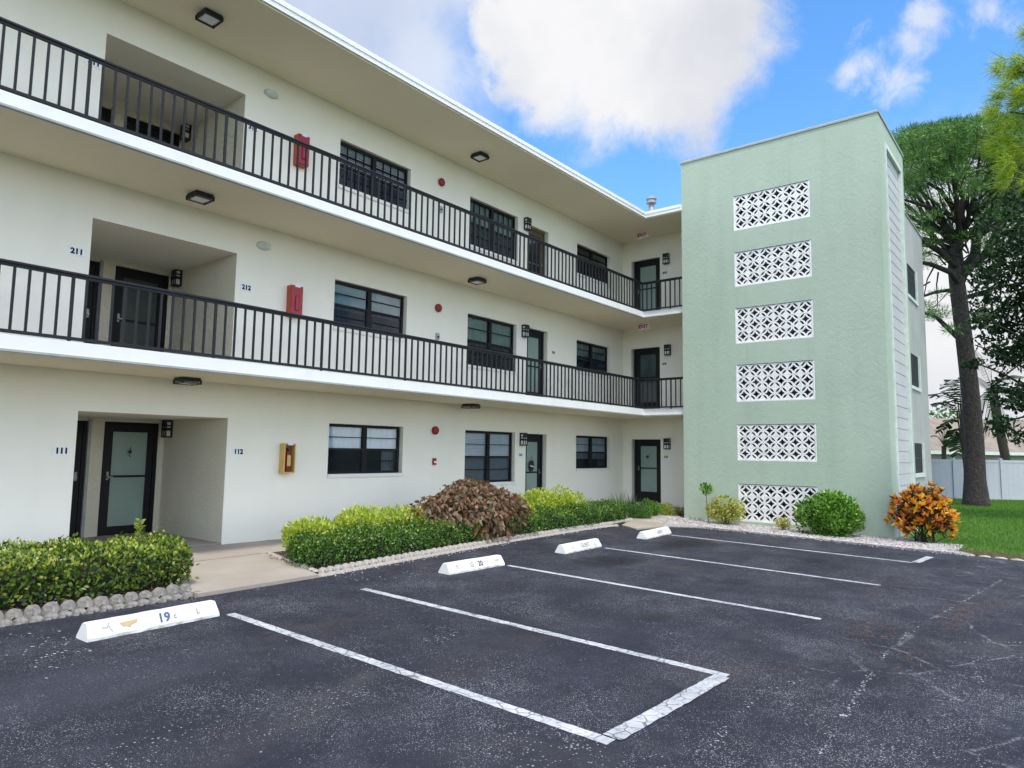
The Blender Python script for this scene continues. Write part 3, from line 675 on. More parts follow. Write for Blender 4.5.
# upper sash light panel in the 211 door
# ---------------------------------------------------------------- railings
def railing(z, label, f):
    yr, xr = -1.47, 16.84
    r = empty('railing', (9.9, yr, z), label, 'railing', 'gallery railings of the apartment building')
    zt = z+.815; zb = z+.035
    H = MB().box((-14, yr-.03, zt-.032), (xr+.03, yr+.03, zt), .006).box((xr-.03, -2.69, zt-.032), (xr+.03, yr-.03, zt), .006)
    H.box((-14, yr-.016, zt-.062), (xr, yr+.016, zt-.034)).box((xr-.016, -2.69, zt-.062), (xr+.016, yr-.016, zt-.034)); H.build('handrail', 'black_metal', r)
    MB().box((-14, yr-.02, zb-.018), (xr, yr+.02, zb+.018)).box((xr-.02, -2.69, zb-.018), (xr+.02, yr-.02, zb+.018)).build('bottom_rail', 'black_metal', r)
    px_ = [2.95+1.74*k for k in range(-9, 8)] + [16.84]
    pm = MB().box((-.017, -.017, z-.012), (.017, .017, zt-.034), .004)
    first = None
    def inst(first, mb, name, x, y):
        if first is None:
            o = mb.build(name, 'black_metal', None); o.parent = r; o.location = (x-9.9, y-yr, -z); return o, o
        o = first.copy(); COL.objects.link(o); o.parent = r; o.location = (x-9.9, y-yr, -z); return first, o
    for x in px_: first, _ = inst(first, pm, 'post', x, yr)
    inst(first, pm, 'post', xr, -2.3)
    bm_ = MB().box((-.0125, -.0125, zb+.018), (.0125, .0125, zt-.062)); fb = None; rest = MB(); cnt = 0
    xs = []
    for k in range(-9, 8):
        x0 = 2.95+1.74*k; x1 = x0+1.74 if k < 7 else 16.84; n = 12
        for i in range(1, n): xs.append(x0+(x1-x0)*i/n)
    for x in xs:
        if x > 2.0 and cnt < 98: fb, _ = inst(fb, bm_, 'baluster', x, yr); cnt += 1
        else: rest.box((x-.0125, yr-.0125, zb+.018), (x+.0125, yr+.0125, zt-.062))
    for i in range(1, 9):
        y = yr-.138*i
        if i != 6: rest.box((xr-.0125, y-.0125, zb+.018), (xr+.0125, y+.0125, zt-.062))
    o = rest.build('baluster', 'black_metal', r); o['kind'] = 'stuff'
railing(S2T, 'black metal railing along the second-floor gallery', 1)
railing(S3T, 'black metal railing along the top-floor gallery', 2)

# ---------------------------------------------------------------- text helper
def text_geo(txt, size, bold=0.0):
    cu = bpy.data.curves.new('t', 'FONT'); cu.body = txt; cu.size = size; cu.align_x = 'CENTER'; cu.align_y = 'CENTER'; cu.offset = bold; cu.resolution_u = 3
    o = bpy.data.objects.new('t', cu); COL.objects.link(o); bpy.context.view_layer.update()
    me = bpy.data.meshes.new_from_object(o.evaluated_get(bpy.context.evaluated_depsgraph_get()))
    V = [v.co.copy() for v in me.vertices]; F = [tuple(p.vertices) for p in me.polygons]
    bpy.data.objects.remove(o); bpy.data.curves.remove(cu); bpy.data.meshes.remove(me); return V, F
def put_text(txt, size, org, ux, uy, mat, name, parent, bold=0.0, lift=.003):
    V, F = text_geo(txt, size, bold); ux = Vector(ux).normalized(); uy = Vector(uy).normalized(); n = ux.cross(uy); org = Vector(org)
    mb = MB(); mb.add([org+ux*v.x+uy*v.y+n*lift for v in V], F); return mb.build(name, mat, parent)
# number plates
def plate(org, n, txt, label, wd=.20, size=.105):
    org = Vector(org); n = Vector(n); ux = Vector((0,0,1)).cross(n)   # facing n
    e = empty('number_sign', org, label, 'sign', 'apartment number signs')
    b = MB(); hw, hh = wd/2, .055
    P = [org+ux*sx*hw+Vector((0,0,sz*hh))+n*d for d in (.002, .010) for sx, sz in ((-1,-1),(1,-1),(1,1),(-1,1))]
    b.add(P, [(3,2,1,0),(4,5,6,7),(0,1,5,4),(1,2,6,5),(2,3,7,6),(3,0,4,7)]); b.build('plate', 'sign_white', e)
    put_text(txt, size, org+n*.012, ux, (0,0,1), 'sign_ink', 'numerals', e, bold=.0055)
nf = (0,-1,0); ne = (-1,0,0)
plate((3.446,0,1.44), nf, '111', 'white number plate 111 left of the ground-floor door alcove'); plate((5.962,0,1.45), nf, '112', 'white number plate 112 right of the ground-floor door alcove')
plate((3.444,0,4.152), nf, '211', 'white number plate 211 left of the second-floor alcove'); plate((5.951,0,4.142), nf, '212', 'white number plate 212 right of the second-floor alcove')
plate((3.475,0,6.885), nf, '311', 'white number plate 311 left of the top-floor alcove'); plate((5.915,0,6.87), nf, '312', 'white number plate 312 right of the top-floor alcove')
plate((13.33,0,1.435), nf, '114', 'small number plate beside the ground-floor single door near the copper shrub', .16, .085)
plate((14.677,0,4.12), nf, '214', 'small number plate right of the second-floor single door', .16, .085)
plate((XE,-1.40,1.423), ne, '115', 'small number plate right of the ground-floor end door', .16, .085)
plate((XE,-1.38,4.12), ne, '215', 'small number plate right of the second-floor end door', .16, .085)
plate((XE,-1.41,6.824), ne, '315', 'small number plate right of the top-floor end door', .16, .085)

# wall lamps (black boxes with small windows)
def wall_lamp(org, n, label):
    org = Vector(org); n = Vector(n); ux = Vector((0,0,1)).cross(n)
    e = empty('wall_lamp', org, label, 'lamp', 'black wall lamps beside the doors')
    def bx(M, u0,u1,v0,v1,d0,d1):
        P = [org+ux*u+Vector((0,0,v))+n*d for d in (d0,d1) for u, v in ((u0,v0),(u1,v0),(u1,v1),(u0,v1))]
        M.add(P, [(3,2,1,0),(4,5,6,7),(0,1,5,4),(1,2,6,5),(2,3,7,6),(3,0,4,7)])
    h = MB(); D = .12; W = .085; Hh = .155
    bx(h, -W, W, -Hh, Hh, 0, .012)
    rows = [(-.155,-.13),(-.035,-.015),(.04,.065),(.115,.155)]
    for a, b in rows: bx(h, -W, W, a, b, .012, D)
    for u0, u1 in ((-W, -W+.018), (-.008, .008), (W-.018, W)): bx(h, u0, u1, -.13, .115, D-.016, D-.001)
    for u0, u1 in ((-W, -W+.018), (W-.018, W)): bx(h, u0, u1, -.13, .115, .0125, .035)
    bx(h, -W, W, .065, .115, D-.012, D-.002); bx(h, -W+.001, W-.001, -.015, .015, .02, D-.003)
    h.build('housing', 'lamp_black', e)
    g = MB(); bx(g, -W+.012, W-.012, -.1295, .1145, .0125, D-.02); g.build('diffuser', 'white_diffuser', e)
wall_lamp((13.39,0,1.82), nf, 'black box lamp left of the ground-floor single door')
wall_lamp((13.41,0,4.50), nf, 'black box lamp left of the second-floor single door'); wall_lamp((13.44,0,7.24), nf, 'black box lamp left of the top-floor brown door')
wall_lamp((XE,-1.465,1.80), ne, 'black box lamp right of the ground-floor end door'); wall_lamp((XE,-1.50,4.515), ne, 'black box lamp right of the second-floor end door'); wall_lamp((XE,-1.476,7.225), ne, 'black box lamp right of the top-floor end door')
for z, fl in ((1.83, 'ground-floor'), (4.54, 'second-floor'), (7.27, 'top-floor')): wall_lamp((5.757, 1.92, z), ne, f'black box lamp inside the {fl} door alcove')

# ceiling lamps
def ceil_lamp(x, y, z, label):
    e = empty('ceiling_lamp', (x, y, z), label, 'lamp', 'square black lamps under the gallery ceilings')
    a = .135; h = MB(); h.box((x-a, y-a, z-.052), (x+a, y+a, z-.002), .004)
    for k in (.068, .087): 
        for s in (-1, 1): h.box((x-a, y+s*a-.008, z-k-.010), (x+a, y+s*a+.008, z-k)).box((x+s*a-.008, y-a+.009, z-k-.0095), (x+s*a+.008, y+a-.009, z-k-.0005))
    for sx in (-1, 1):
        for sy in (-1, 1): h.box((x+sx*a-.0105, y+sy*a-.0105, z-.098), (x+sx*a+.0105, y+sy*a+.0105, z-.030))
    h.build('housing', 'lamp_black', e)
    MB().box((x-a+.03, y-a+.03, z-.088), (x+a-.03, y+a-.03, z-.0525), .01).build('diffuser', 'white_diffuser', e)
for (x, x2, y, z, fl) in ((4.72, 10.84, -.73, RB, 'roof overhang'), (4.79, 10.93, -.64, S3B, 'top gallery floor'), (4.90, 11.12, -.36, S2B, 'second gallery floor')):
    ceil_lamp(x, y, z, f'black ceiling lamp under the {fl}, above the door alcove'); ceil_lamp(x2, y, z, f'black ceiling lamp under the {fl}, near the paired windows')

# red alarm discs, pull stations, bulkheads
for z, fl in ((1.937, 'ground floor'), (4.566, 'second floor'), (7.36, 'top floor')):
    b = MB().lathe((10.385, 0, z), [(.07,-.001),(.088,-.012),(.088,-.05),(.078,-.062),(.03,-.068)], 24, 1).build('alarm_bell', 'alarm_red', None, True)
    tag(b, f'round red fire alarm bell on the {fl} wall', 'alarm', 'round red alarm bells')
for z, fl, mt in ((1.285, 'ground-floor', 'alarm_red'), (3.947, 'second-floor', 'galvanised'), (6.75, 'top-floor', 'galvanised')):
    e = empty('pull_station', (10.385, 0, z), f'small {"dark red" if mt=="alarm_red" else "grey"} fire alarm switch box on the {fl} wall', 'alarm switch', 'alarm switch boxes below the bells')
    MB().box((10.34, -.045, z-.07), (10.43, -.001, z+.07), .006).build('box', mt, e); MB().box((10.355, -.055, z-.03), (10.415, -.046, z+.01)).build('lever', 'sign_white' if mt == 'alarm_red' else 'lamp_black', e)
for z, fl in ((4.915, 'second floor'), (7.60, 'top floor')):
    mb = MB(); mb.lathe((0,0,0), [(.13,-.001),(.135,-.02),(.12,-.05),(.07,-.07)], 24, 1); mb.v = [(6.22+p[0], p[1], z+p[2]*.55) for p in mb.v]
    tag(mb.build('bulkhead_light', 'white_trim', None, True), f'pale oval bulkhead light high on the {fl} wall', 'light', 'pale oval wall lights')

# fire extinguisher cabinets
def cabinet(z0, z1, col, side, front, label, red=True):
    x0, x1 = 6.715, 6.935; y = -.14
    e = empty('extinguisher_cabinet', (6.82, 0, z0), label, 'cabinet', 'fire extinguisher cabinets on the wall')
    b = MB(); b.box((x0, y+.004, z0), (x0+.012, -.001, z1)); b.box((x1-.012, y+.004, z0), (x1, -.001, z1)); b.box((x0+.012, y+.004, z0), (x1-.012, -.001, z0+.012)); b.box((x0+.012, y+.004, z1-.012), (x1-.012, -.001, z1)); b.box((x0+.012, -.012, z0+.012), (x1-.012, -.002, z1-.012))
    b.build('box', side, e)
    f = MB()
    if red:
        f.box((x0-.002, y-.014, z0+.01), (x1+.002, y+.002, z1-.004), .005)
        f.build('front_panel', front, e)
        MB().box((x0+.07, y-.03, z0+.10), (x1-.07, y-.0145, z0+.36), .012).build('bulge', front, e)
        put_text('FIRE', .085, (x0-.003, -.09, (z0+z1)/2-.01), (0,0,-1), (0,-1,0), 'tag_white', 'lettering', e, .004, -.002)
        L = MB().box((x0-.0025, -.135, z0+.12), (x0-.0005, -.045, z0+.41)); L.build('side_label', 'cabinet_orange', e)
    else:
        for (u0,u1,v0,v1) in ((x0, x0+.02, z0, z1), (x1-.02, x1, z0, z1), (x0+.02, x1-.02, z0, z0+.02), (x0+.02, x1-.02, z1-.02, z1)): f.box((u0, y-.006, v0), (u1, y+.003, v1))
        f.build('front_frame', front, e)
        MB().box((x0+.02, -.03, z0+.02), (x1-.02, -.0125, z1-.02)).build('back_lining', 'acrylic_amber', e)
    MB().box(((x0+x1)/2-.05, y-.02, z1-.03), ((x0+x1)/2+.05, y-.0145, z1+.035)).build('tag_plate', 'tag_white', e)
cabinet(1.10, 1.60, 0, 'cabinet_yellow', 'cabinet_yellow', 'faded yellow extinguisher cabinet on the ground-floor wall', False)
cabinet(3.79, 4.33, 0, 'cabinet_orange', 'acrylic_red', 'red extinguisher cabinet on the second-floor wall')
cabinet(6.50, 7.05, 0, 'cabinet_orange', 'acrylic_red', 'red extinguisher cabinet on the top-floor wall')
e = empty('fire_extinguisher', (6.89, -.09, 1.115), 'small red fire extinguisher inside the faded yellow cabinet', 'fire extinguisher')
MB().lathe((6.825,-.078,1.115), [(.038,0),(.042,.02),(.042,.30),(.03,.35),(.015,.37)], 16).build('cylinder', 'alarm_red', e, True)
MB().box((6.79,-.1245,1.22),(6.86,-.1215,1.40)).build('label_sheet', 'cabinet_yellow', e)
MB().box((6.81,-.12,1.485),(6.84,-.04,1.51)).box((6.795,-.12,1.515),(6.855,-.04,1.53)).build('lever', 'lamp_black', e)

# exit signs facing along the gallery
for z, x, y, fl in ((RB, 17.62, -1.07, 'roof overhang'), (S3B, 17.50, -1.16, 'top gallery floor')):
    e = empty('exit_sign', (x, y, z), f'red and white EXIT sign hanging under the {fl}', 'sign', 'exit signs')
    MB().box((x, y-.165, z-.20), (x+.05, y+.165, z-.03), .006).build('plate', 'exit_white', e); MB().box((x+.02, y-.05, z-.035), (x+.035, y+.05, z-.001)).build('bracket', 'exit_white', e)
    put_text('EXIT', .14, (x-.001, y+.025, z-.115), (0,-1,0), (0,0,1), 'exit_red', 'lettering', e, .008, .003)
    m_ = MB(); yy = y-.142; m_.add([(x-.004, yy+.02, z-.09), (x-.004, yy-.012, z-.115), (x-.004, yy+.02, z-.14)], [(0,1,2)]); m_.build('arrow', 'exit_red', e)
# hanging oval door sign
e = empty('door_sign', (13.93, .06, 1.2), 'dark oval sign hanging on a string on the ground-floor glass door', 'sign')
mb = MB(); mb.lathe((0,0,0), [(.10,0),(.11,-.006),(.11,-.014),(.10,-.02)], 28, 1); mb.v = [(13.90+p[0], .085+p[1], 1.17+p[2]*1.25) for p in mb.v]; mb.build('plaque', 'lamp_black', e)
MB().tube([(13.83,.07,1.28),(13.90,.068,1.42),(13.97,.07,1.28)], .004, 5).build('string', 'lamp_black', e)
mb = MB(); mb.tube([(13.83+.014*i, .062, 1.17+.018*math.sin(i*2.3)-.0025*i) for i in range(11)], .006, 5); mb.build('script_lettering', 'sign_white', e)
e = empty('door_knocker', (5.2, RD, 1.42), 'small dark iron ornament on the ground-floor alcove door glass', 'door ornament')
MB().lathe((5.20, RD+.01, 1.42), [(.028,0),(.03,-.01),(.015,-.02)], 14, 1).tube([(5.20,RD-.01,1.45),(5.20,RD-.012,1.50)], .007, 6).tube([(5.20,RD-.01,1.39),(5.19,RD-.012,1.35),(5.21,RD-.012,1.33)], .007, 6).build('ornament', 'lamp_black', e)
tag(MB().lathe((XE+.115,-.75,1.42), [(.001,-.02),(.04,-.015),(.045,0)], 12, 0).build('door_ornament', 'lamp_black'), 'small round dark ornament on the ground-floor end door glass', 'door ornament')
# roof vent
e = empty('roof_vent', (18.89,-.7,RTP), 'galvanised metal vent pipe with a cap standing on the roof', 'vent')
MB().lathe((18.89,-.7,RTP+.012), [(.13,0),(.11,.05),(.095,.10),(.09,1.14)], 20).build('pipe', 'galvanised', e, True)
MB().lathe((18.89,-.7,RTP+1.11), [(.09,0),(.155,.02),(.155,.07),(.12,.085),(.12,.12),(.16,.135),(.16,.19),(.12,.22),(.04,.24)], 24).build('cap', 'galvanised', e)

# ---------------------------------------------------------------- green stair tower
XT, TY0, TY1, TX1, TH = 16.758, -2.683, -7.447, 19.75, 9.30
tw = empty('stair_tower', (XT, -5, G(XT,-5)), 'pale green stucco stair tower with white breeze-block screens', 'tower')
SC = [(8.055, 7.154), (6.593, 5.71), (5.16, 4.266), (3.735, 2.816), (2.257, 1.379), (.815, -.084)]
hl = [(-5.945, -4.095, b, t_, .22) for t_, b in SC]
mpT = lambda u, v, d: (XT+d, u, v)
wall_holes(TY1, TY0, -.5, TH, hl, mpT, 'green_stucco', tw)
# inner face, side walls, roof
wall_holes(TY1+.2, TY0-.2, -.5, TH-.15, [(a,b,c,d,.0) for a,b,c,d,_ in hl], lambda u,v,d: (XT+.22, u, v), 'interior_grey', tw, 'inner_wall')
PX0, PX1, PZ1 = 17.36, 19.36, 8.80
mpTs = lambda u, v, d: (u, TY1+d, v)
wall_holes(XT, TX1, -.5, TH, [(PX0, PX1, -.45, PZ1, .08)], mpTs, 'green_stucco', tw, 'side_wall')
hl2 = [(17.0, 18.30, FL[k]+.05, FL[k]+2.1, .2) for k in range(3)]
wall_holes(XT, TX1, -.5, TH, hl2, lambda u, v, d: (u, TY0-d, v), 'green_stucco', tw, 'rear_wall')
MB().quad((TX1,TY1,-.5),(TX1,TY0,-.5),(TX1,TY0,TH),(TX1,TY1,TH)).build('rear_wall', 'green_stucco', tw)
MB().box((XT+.22,TY1+.2,TH-.35),(TX1-.2,TY0-.2,TH-.2)).build('roof', 'interior_grey', tw)
MB().box((XE+.02,TY1+.2,-.4),(XE+.1,TY0-.2,TH-.3)).build('inner_wall', 'interior_grey', tw)
for k in range(3): MB().box((XT+.23,TY1+.2,FL[k]-.2),(XE,TY0-.2,FL[k]-.02)).build('landing', 'interior_grey', tw) if k == 0 else None
# coping: green band with dark metal edge
c = MB(); o_ = .025
c.box((XT-o_, TY1-o_, TH-.03), (XT+.12, TY0+o_, TH+.022)).box((XT+.12, TY1-o_, TH-.0295), (TX1+o_, TY1+.12, TH+.0215)).box((XT+.12, TY0-.12, TH-.0295), (TX1+o_, TY0+o_, TH+.0215)); c.build('coping', 'drip_edge', tw)
MB().box((XT-.01,TY1-.01,TH+.0225),(TX1+.01,TY0+.01,TH+.034)).build('roof_membrane', 'fascia_paint', tw)
# stairs inside: three zig-zag flights seen through the screens
for k in range(2):
    st = MB(); z0 = FL[k]
    for i in range(9):
        y = -3.3-.28*i; st.box((XT+.45, y-.28, z0+.15*i), (XE-.05, y, z0+.15*(i+1)))
    st.box((XT+.24, -7.2, z0+1.25), (XE-.03, -5.82, z0+1.40)); st.build('stair_flight', 'interior_grey', tw)
# breeze-block screens
def screen(z0, z1, y0, y1):
    mb = MB(); nx, nz = 6, 3; xf = XT+.018; D = .09
    bw = (y1-y0)/nx; bh = (z1-z0)/nz
    def strip(A, B, d0, d1, closed=True):
        """A,B lists of (y,z) loops; solid between them from depth d0 to d1"""
        n = len(A); vs = [(xf+d0, *p) for p in A]+[(xf+d0, *p) for p in B]+[(xf+d1, *p) for p in A]+[(xf+d1, *p) for p in B]; fs = []
        for i in range(n if closed else n-1):
            j = (i+1)%n; fs += [(i,j,n+j,n+i),(2*n+i,3*n+i,3*n+j,2*n+j),(i,2*n+i,2*n+j,j),(n+i,n+j,3*n+j,3*n+i)]
        mb.add(vs, fs)
    for i in range(nx):
        for k in range(nz):
            cy = y0+bw*(i+.5); cz = z0+bh*(k+.5); hw, hh = bw/2-.0015, bh/2-.0015; n = 32; C_ = []; Q = []
            for q in range(n):
                a = 2*math.pi*q/n; ca, sa = math.cos(a), math.sin(a); C_.append((cy+ca*hw*.94, cz+sa*hh*.94)); s = 1/max(abs(ca), abs(sa)); Q.append((cy+ca*hw*s, cz+sa*hh*s))
            strip(C_, Q, 0, .05)
            # four arcs between neighbouring axis points, curving towards the centre
            for q in range(4):
                a0 = q*math.pi/2; oc = []; ic = []
                for r_ in range(11):
                    u = .06+.88*r_/10; th = a0+u*math.pi/2
                    ex, ez = math.cos(a0), math.sin(a0); fx, fz = math.cos(a0+math.pi/2), math.sin(a0+math.pi/2)
                    # arc centred on the block corner
                    kx, kz = (ex+fx), (ez+fz); ang = u*math.pi/2
                    rx, rz = -fx*math.cos(ang)-ex*math.sin(ang), -fz*math.cos(ang)-ez*math.sin(ang)
                    for lst, rad in ((oc, .82), (ic, 1.06)):
                        lst.append((cy+hw*1.0*(kx+rx*rad), cz+hh*1.0*(kz+rz*rad)))
                strip(oc, ic, .003+.0006*q, .042-.0006*q, False)
    mb.build('breeze_block_screen', 'screen_white', tw)
    f = MB(); f.box((XT+.004,y0-.028,z0-.03),(XT+.13,y0+.0,z1)).box((XT+.004,y1,z0-.03),(XT+.13,y1+.028,z1)).box((XT+.004,y0,z0-.03),(XT+.13,y1,z0-.001)); f.build('screen_frame', 'screen_white', tw)
for t_, b in SC: screen(b+.032, t_-.012, -5.915, -4.125)
# siding panel on the south side
sdp = MB(); z = -.44; k = 0
while z < PZ1-.03:
    zt = min(z+.262, PZ1-.02); y0 = TY1+.045
    sdp.add([(PX0+.05, y0-.007, z), (PX1-.05, y0-.007, z), (PX1-.05, y0, zt-.004), (PX0+.05, y0, zt-.004), (PX0+.05, y0+.02, z), (PX1-.05, y0+.02, z), (PX1-.05, y0+.02, zt-.004), (PX0+.05, y0+.02, zt-.004)], [(0,1,2,3), (0,4,5,1), (3,2,6,7)]); z = zt
sdp.quad((PX0, TY1+.07, -.45), (PX1, TY1+.07, -.45), (PX1, TY1+.07, PZ1), (PX0, TY1+.07, PZ1))
sdp.build('siding_panel', 'siding', tw)
MB().box((PX0, TY1-.03, -.45), (PX0+.11, TY1+.06, PZ1-.11)).box((PX1-.11, TY1-.03, -.45), (PX1, TY1+.06, PZ1-.11)).box((PX0, TY1-.03, PZ1-.11), (PX1, TY1+.06, PZ1)).build('panel_trim', 'white_trim', tw)

# ---------------------------------------------------------------- wheel stops
def wheel_stop(cx, cy, L, ang, label, marks):
    z = G(cx, cy); e = empty('wheel_stop', (cx, cy, z), label, 'wheel stop', 'white concrete wheel stops'); e.rotation_euler = (0,0,R(ang))
    prof = [(-.105,0),(-.105,.025),(-.045,.128),(-.03,.138),(.03,.138),(.045,.128),(.105,.025),(.105,0)]
    hl_ = L/2; mb = MB(); ns = 14; vs = []; sect = [(-hl_,0)]+[(-hl_+.03+(L-.06)*i/ns,1) for i in range(ns+1)]+[(hl_,0)]
    for x, full in sect:
        for (y, zz) in prof:
            j = random.uniform(-.0025,.0025) if full else 0
            if full: vs.append((x, y+j, zz+j*.5))
            else: vs.append((x + (.018 if x < 0 else -.018)*(zz/.138), y*.97, zz*.985))
    n = len(prof); fs = [(i*n+k, i*n+k+1, (i+1)*n+k+1, (i+1)*n+k) for i in range(len(sect)-1) for k in range(n-1)]
    fs += [tuple(range(n))[::-1], tuple(range((len(sect)-1)*n, len(sect)*n))]
    mb.add(vs, fs); mb.build('block', 'stop_paint', e, local=True)
    sy, sz = .060, .103; l_ = math.hypot(sy, sz); uy = Vector((0, sy/l_, sz/l_)); ux = Vector((1,0,0)); org = Vector((0,-.075,.0765)); nn = ux.cross(uy)
    for kind, x, s, mt in marks:
        if kind == 'chip':
            P = [(-.10,.033),(.085,.043),(.075,.010),(.02,-.004),(.0,-.03),(-.03,-.01),(-.06,-.012)]
            m_ = MB(); m_.add([org+ux*(x+a*s)+uy*(b*s)+nn*.004 for a, b in P], [tuple(range(len(P)))[::-1]]); m_.build('bare_patch', mt, e, local=True)
        elif kind == 'scuff':
            for q in range(int(s)):
                m_ = MB(); a0 = random.uniform(-.06,.06); b0 = random.uniform(-.035,.035); l2 = random.uniform(.012,.03); an = random.uniform(0,3.1)
                P = [(-l2,-.004),(l2,-.003),(l2,.004),(-l2,.003)]
                m_.add([org+ux*(x+a0+a*math.cos(an)-b*math.sin(an))+uy*(b0+a*math.sin(an)+b*math.cos(an))+nn*.004 for a, b in P], [(0,1,2,3)]); m_.build('scuff_mark', mt, e, local=True)
        else:
            V, F = text_geo(kind, s, .004 if mt == 'stencil_blue' else .002); m_ = MB(); m_.add([org+ux*(x+v.x)+uy*v.y+nn*.004 for v in V], F); m_.build('stencil', mt, e, local=True)
wheel_stop(2.97, -3.96, 1.18, 3.2, 'white wheel stop stencilled 19, nearest the camera beside the left hedge', [('chip', -.24, .85, 'chip_tan'), ('19', .06, .115, 'stencil_blue'), ('c', .16, .07, 'stencil_faint'), ('L', .38, .07, 'stencil_faint'), ('scuff', -.42, 3, 'stencil_faint')])
wheel_stop(7.31, -3.915, 1.13, -1.3, 'white wheel stop with worn stencil 20 in front of the copper shrub', [('G', -.10, .09, 'stencil_faint'), ('20', .07, .10, 'sign_ink'), ('scuff', -.35, 6, 'stencil_faint'), ('scuff', .25, 4, 'stencil_faint'), ('chip', .42, .6, 'chip_tan')])
wheel_stop(10.05, -3.875, 1.19, 1.9, 'white wheel stop with a faded GUEST stencil, third from the left', [('GUEST', .08, .10, 'stencil_faint'), ('scuff', -.35, 6, 'stencil_faint'), ('scuff', .42, 5, 'stencil_faint')])
wheel_stop(12.89, -3.83, 1.28, 4.0, 'white wheel stop with a faded GUEST stencil, farthest beside the small path', [('GUEST', .10, .10, 'stencil_faint'), ('scuff', -.30, 3, 'stencil_faint')])

# ---------------------------------------------------------------- bed edging stones
def stone_mesh(wd, dp, ht, seed):
    rr = random.Random(seed); mb = MB(); n = 10; vs = []; fs = []
    prof = []
    for i in range(n+1):
        a = math.pi*i/n; prof.append((math.cos(a)*wd/2*(1 if 0 < i < n else 1.0), math.sin(a)**.7*ht))
    lays = [(-dp/2, .30), (-dp*.47, .62), (-dp*.38, .86), (-dp*.2, .97), (0, 1.0), (dp*.2, .97), (dp*.38, .86), (dp*.47, .62), (dp/2, .30)]
    for y, k in lays:
        for x, z in prof: vs.append((x*k+rr.uniform(-.004,.004), y+rr.uniform(-.004,.004), z*k-.03+rr.uniform(-.005,.005)))
    m_ = n+1; fs = [(i*m_+k, i*m_+k+1, (i+1)*m_+k+1, (i+1)*m_+k) for i in range(len(lays)-1) for k in range(n)]
    fs += [tuple(range(m_)), tuple(range((len(lays)-1)*m_, len(lays)*m_))[::-1]]
    mb.add(vs, fs); return mb
def stones(path, pitch, wd, dp, ht, dz, mat, label, group, nv=4):
    protos = [None]*nv; L = 0; pts = [Vector(p) for p in path]; seg = []
    for a, b in zip(pts, pts[1:]): seg.append((L, a, b)); L += (b-a).length
    s = pitch/2; i = 0
    while s < L:
        l0, a, b = [q for q in seg if q[0] <= s][-1]; d = (b-a).normalized(); p = a+d*(s-l0); k = random.randrange(nv)
        if protos[k] is None: o = stone_mesh(wd, dp, ht, k+int(wd*1000)).build('edging_stone', mat, None, True); protos[k] = o
        else: o = protos[k].copy(); COL.objects.link(o)
        o.location = (p.x, p.y, G(p.x, p.y)+dz); o.rotation_euler = (random.uniform(-.05,.05), random.uniform(-.05,.05), math.atan2(d.y, d.x)+random.uniform(-.06,.06)); sc_ = random.uniform(.93, 1.07); o.scale = (sc_, sc_, sc_*random.uniform(.9,1.1))
        tag(o, label, 'edging stone', group); s += pitch; i += 1
stones([(-1.5,-2.98),(3.05,-2.93),(3.88,-2.86)], .145, .155, .10, .115, .03, 'edging_concrete', 'rounded grey edging stone in the upper row before the left hedge', 'upper row of edging stones')
stones([(-1.5,-3.10),(3.1,-3.06),(3.95,-3.0)], .118, .125, .09, .07, .01, 'edging_concrete', 'small rounded grey edging stone in the lower row before the left hedge', 'lower row of edging stones')
pth = [(5.44,-2.98)]+[(x, edge_y(x)+.055) for x in np.linspace(5.9, 13.6, 14)]+[(13.85,-2.36)]
stones(pth, .135, .145, .12, .052, .012, 'pale_edging', 'pale scalloped edging stone along the kerb before the right hedges', 'pale kerb edging stones')
stones([(5.50,-2.90)]+[(x, edge_y(x)+.145) for x in np.linspace(5.9, 13.6, 14)]+[(15.0,-2.12)], .135, .15, .11, .085, .03, 'pale_edging', 'pale edging stone in the raised row at the foot of the right hedges', 'raised row of pale edging stones')
stones([(5.84,-1.22),(5.50,-2.88)], .13, .135, .09, .06, .03, 'pale_edging', 'pale edging stone between the concrete path and the planting bed', 'edging stones beside the path')
stones([(14.5,-3.24),(16.15,-2.54),(17.25,-1.3)], .15, .155, .09, .06, .02, 'pale_edging', 'pale edging stone between the small far path and the shrubs', 'edging stones beside the small path')
stones([(15.30,-8.80),(15.30,-12.5)], .24, .22, .10, .055, .0, 'pale_edging', 'white edging stone between the lawn and the asphalt', 'white lawn edging stones')

# gravel scatter
def pebbles(name, region, n, smin, smax, mat='pebble', dz=.022):
    P = region(n); n = len(P); s = rng.uniform(smin, smax, n)[:, None, None]
    oct_ = np.array([(1,0,0),(0,1,0),(-1,0,0),(0,-1,0),(0,0,.7),(0,0,-.7)], float); V = oct_[None]*s*rng.uniform(.6,1.2,(n,6,1))
    a = rng.uniform(0, 6.28, n); c, s_ = np.cos(a), np.sin(a); X = V[:,:,0]*c[:,None]-V[:,:,1]*s_[:,None]; Y = V[:,:,0]*s_[:,None]+V[:,:,1]*c[:,None]
    V = np.stack([X+P[:,0:1], Y+P[:,1:2], V[:,:,2]+(Gn(P[:,0],P[:,1])+dz)[:,None]], 2)
    fs = np.array([(0,1,4),(1,2,4),(2,3,4),(3,0,4),(1,0,5),(2,1,5),(3,2,5),(0,3,5)]); F = (fs[None]+np.arange(n)[:,None,None]*6).reshape(-1,3)
    return tag(np_mesh(name, V.reshape(-1,3), F, mat), kind='stuff')
def reg_gravel(n):
    y = rng.uniform(-8.7, -2.3, n); x = rng.uniform(15.2, 16.76, n); a = np.stack([x, y], 1)
    x2 = rng.uniform(15.4, 18.3, n//4); y2 = rng.uniform(-2.5, -1.15, n//4); k = (y2 < -2.5+(x2-16.15)*1.15); b = np.stack([x2, y2], 1)[k]
    return np.concatenate([a, b])
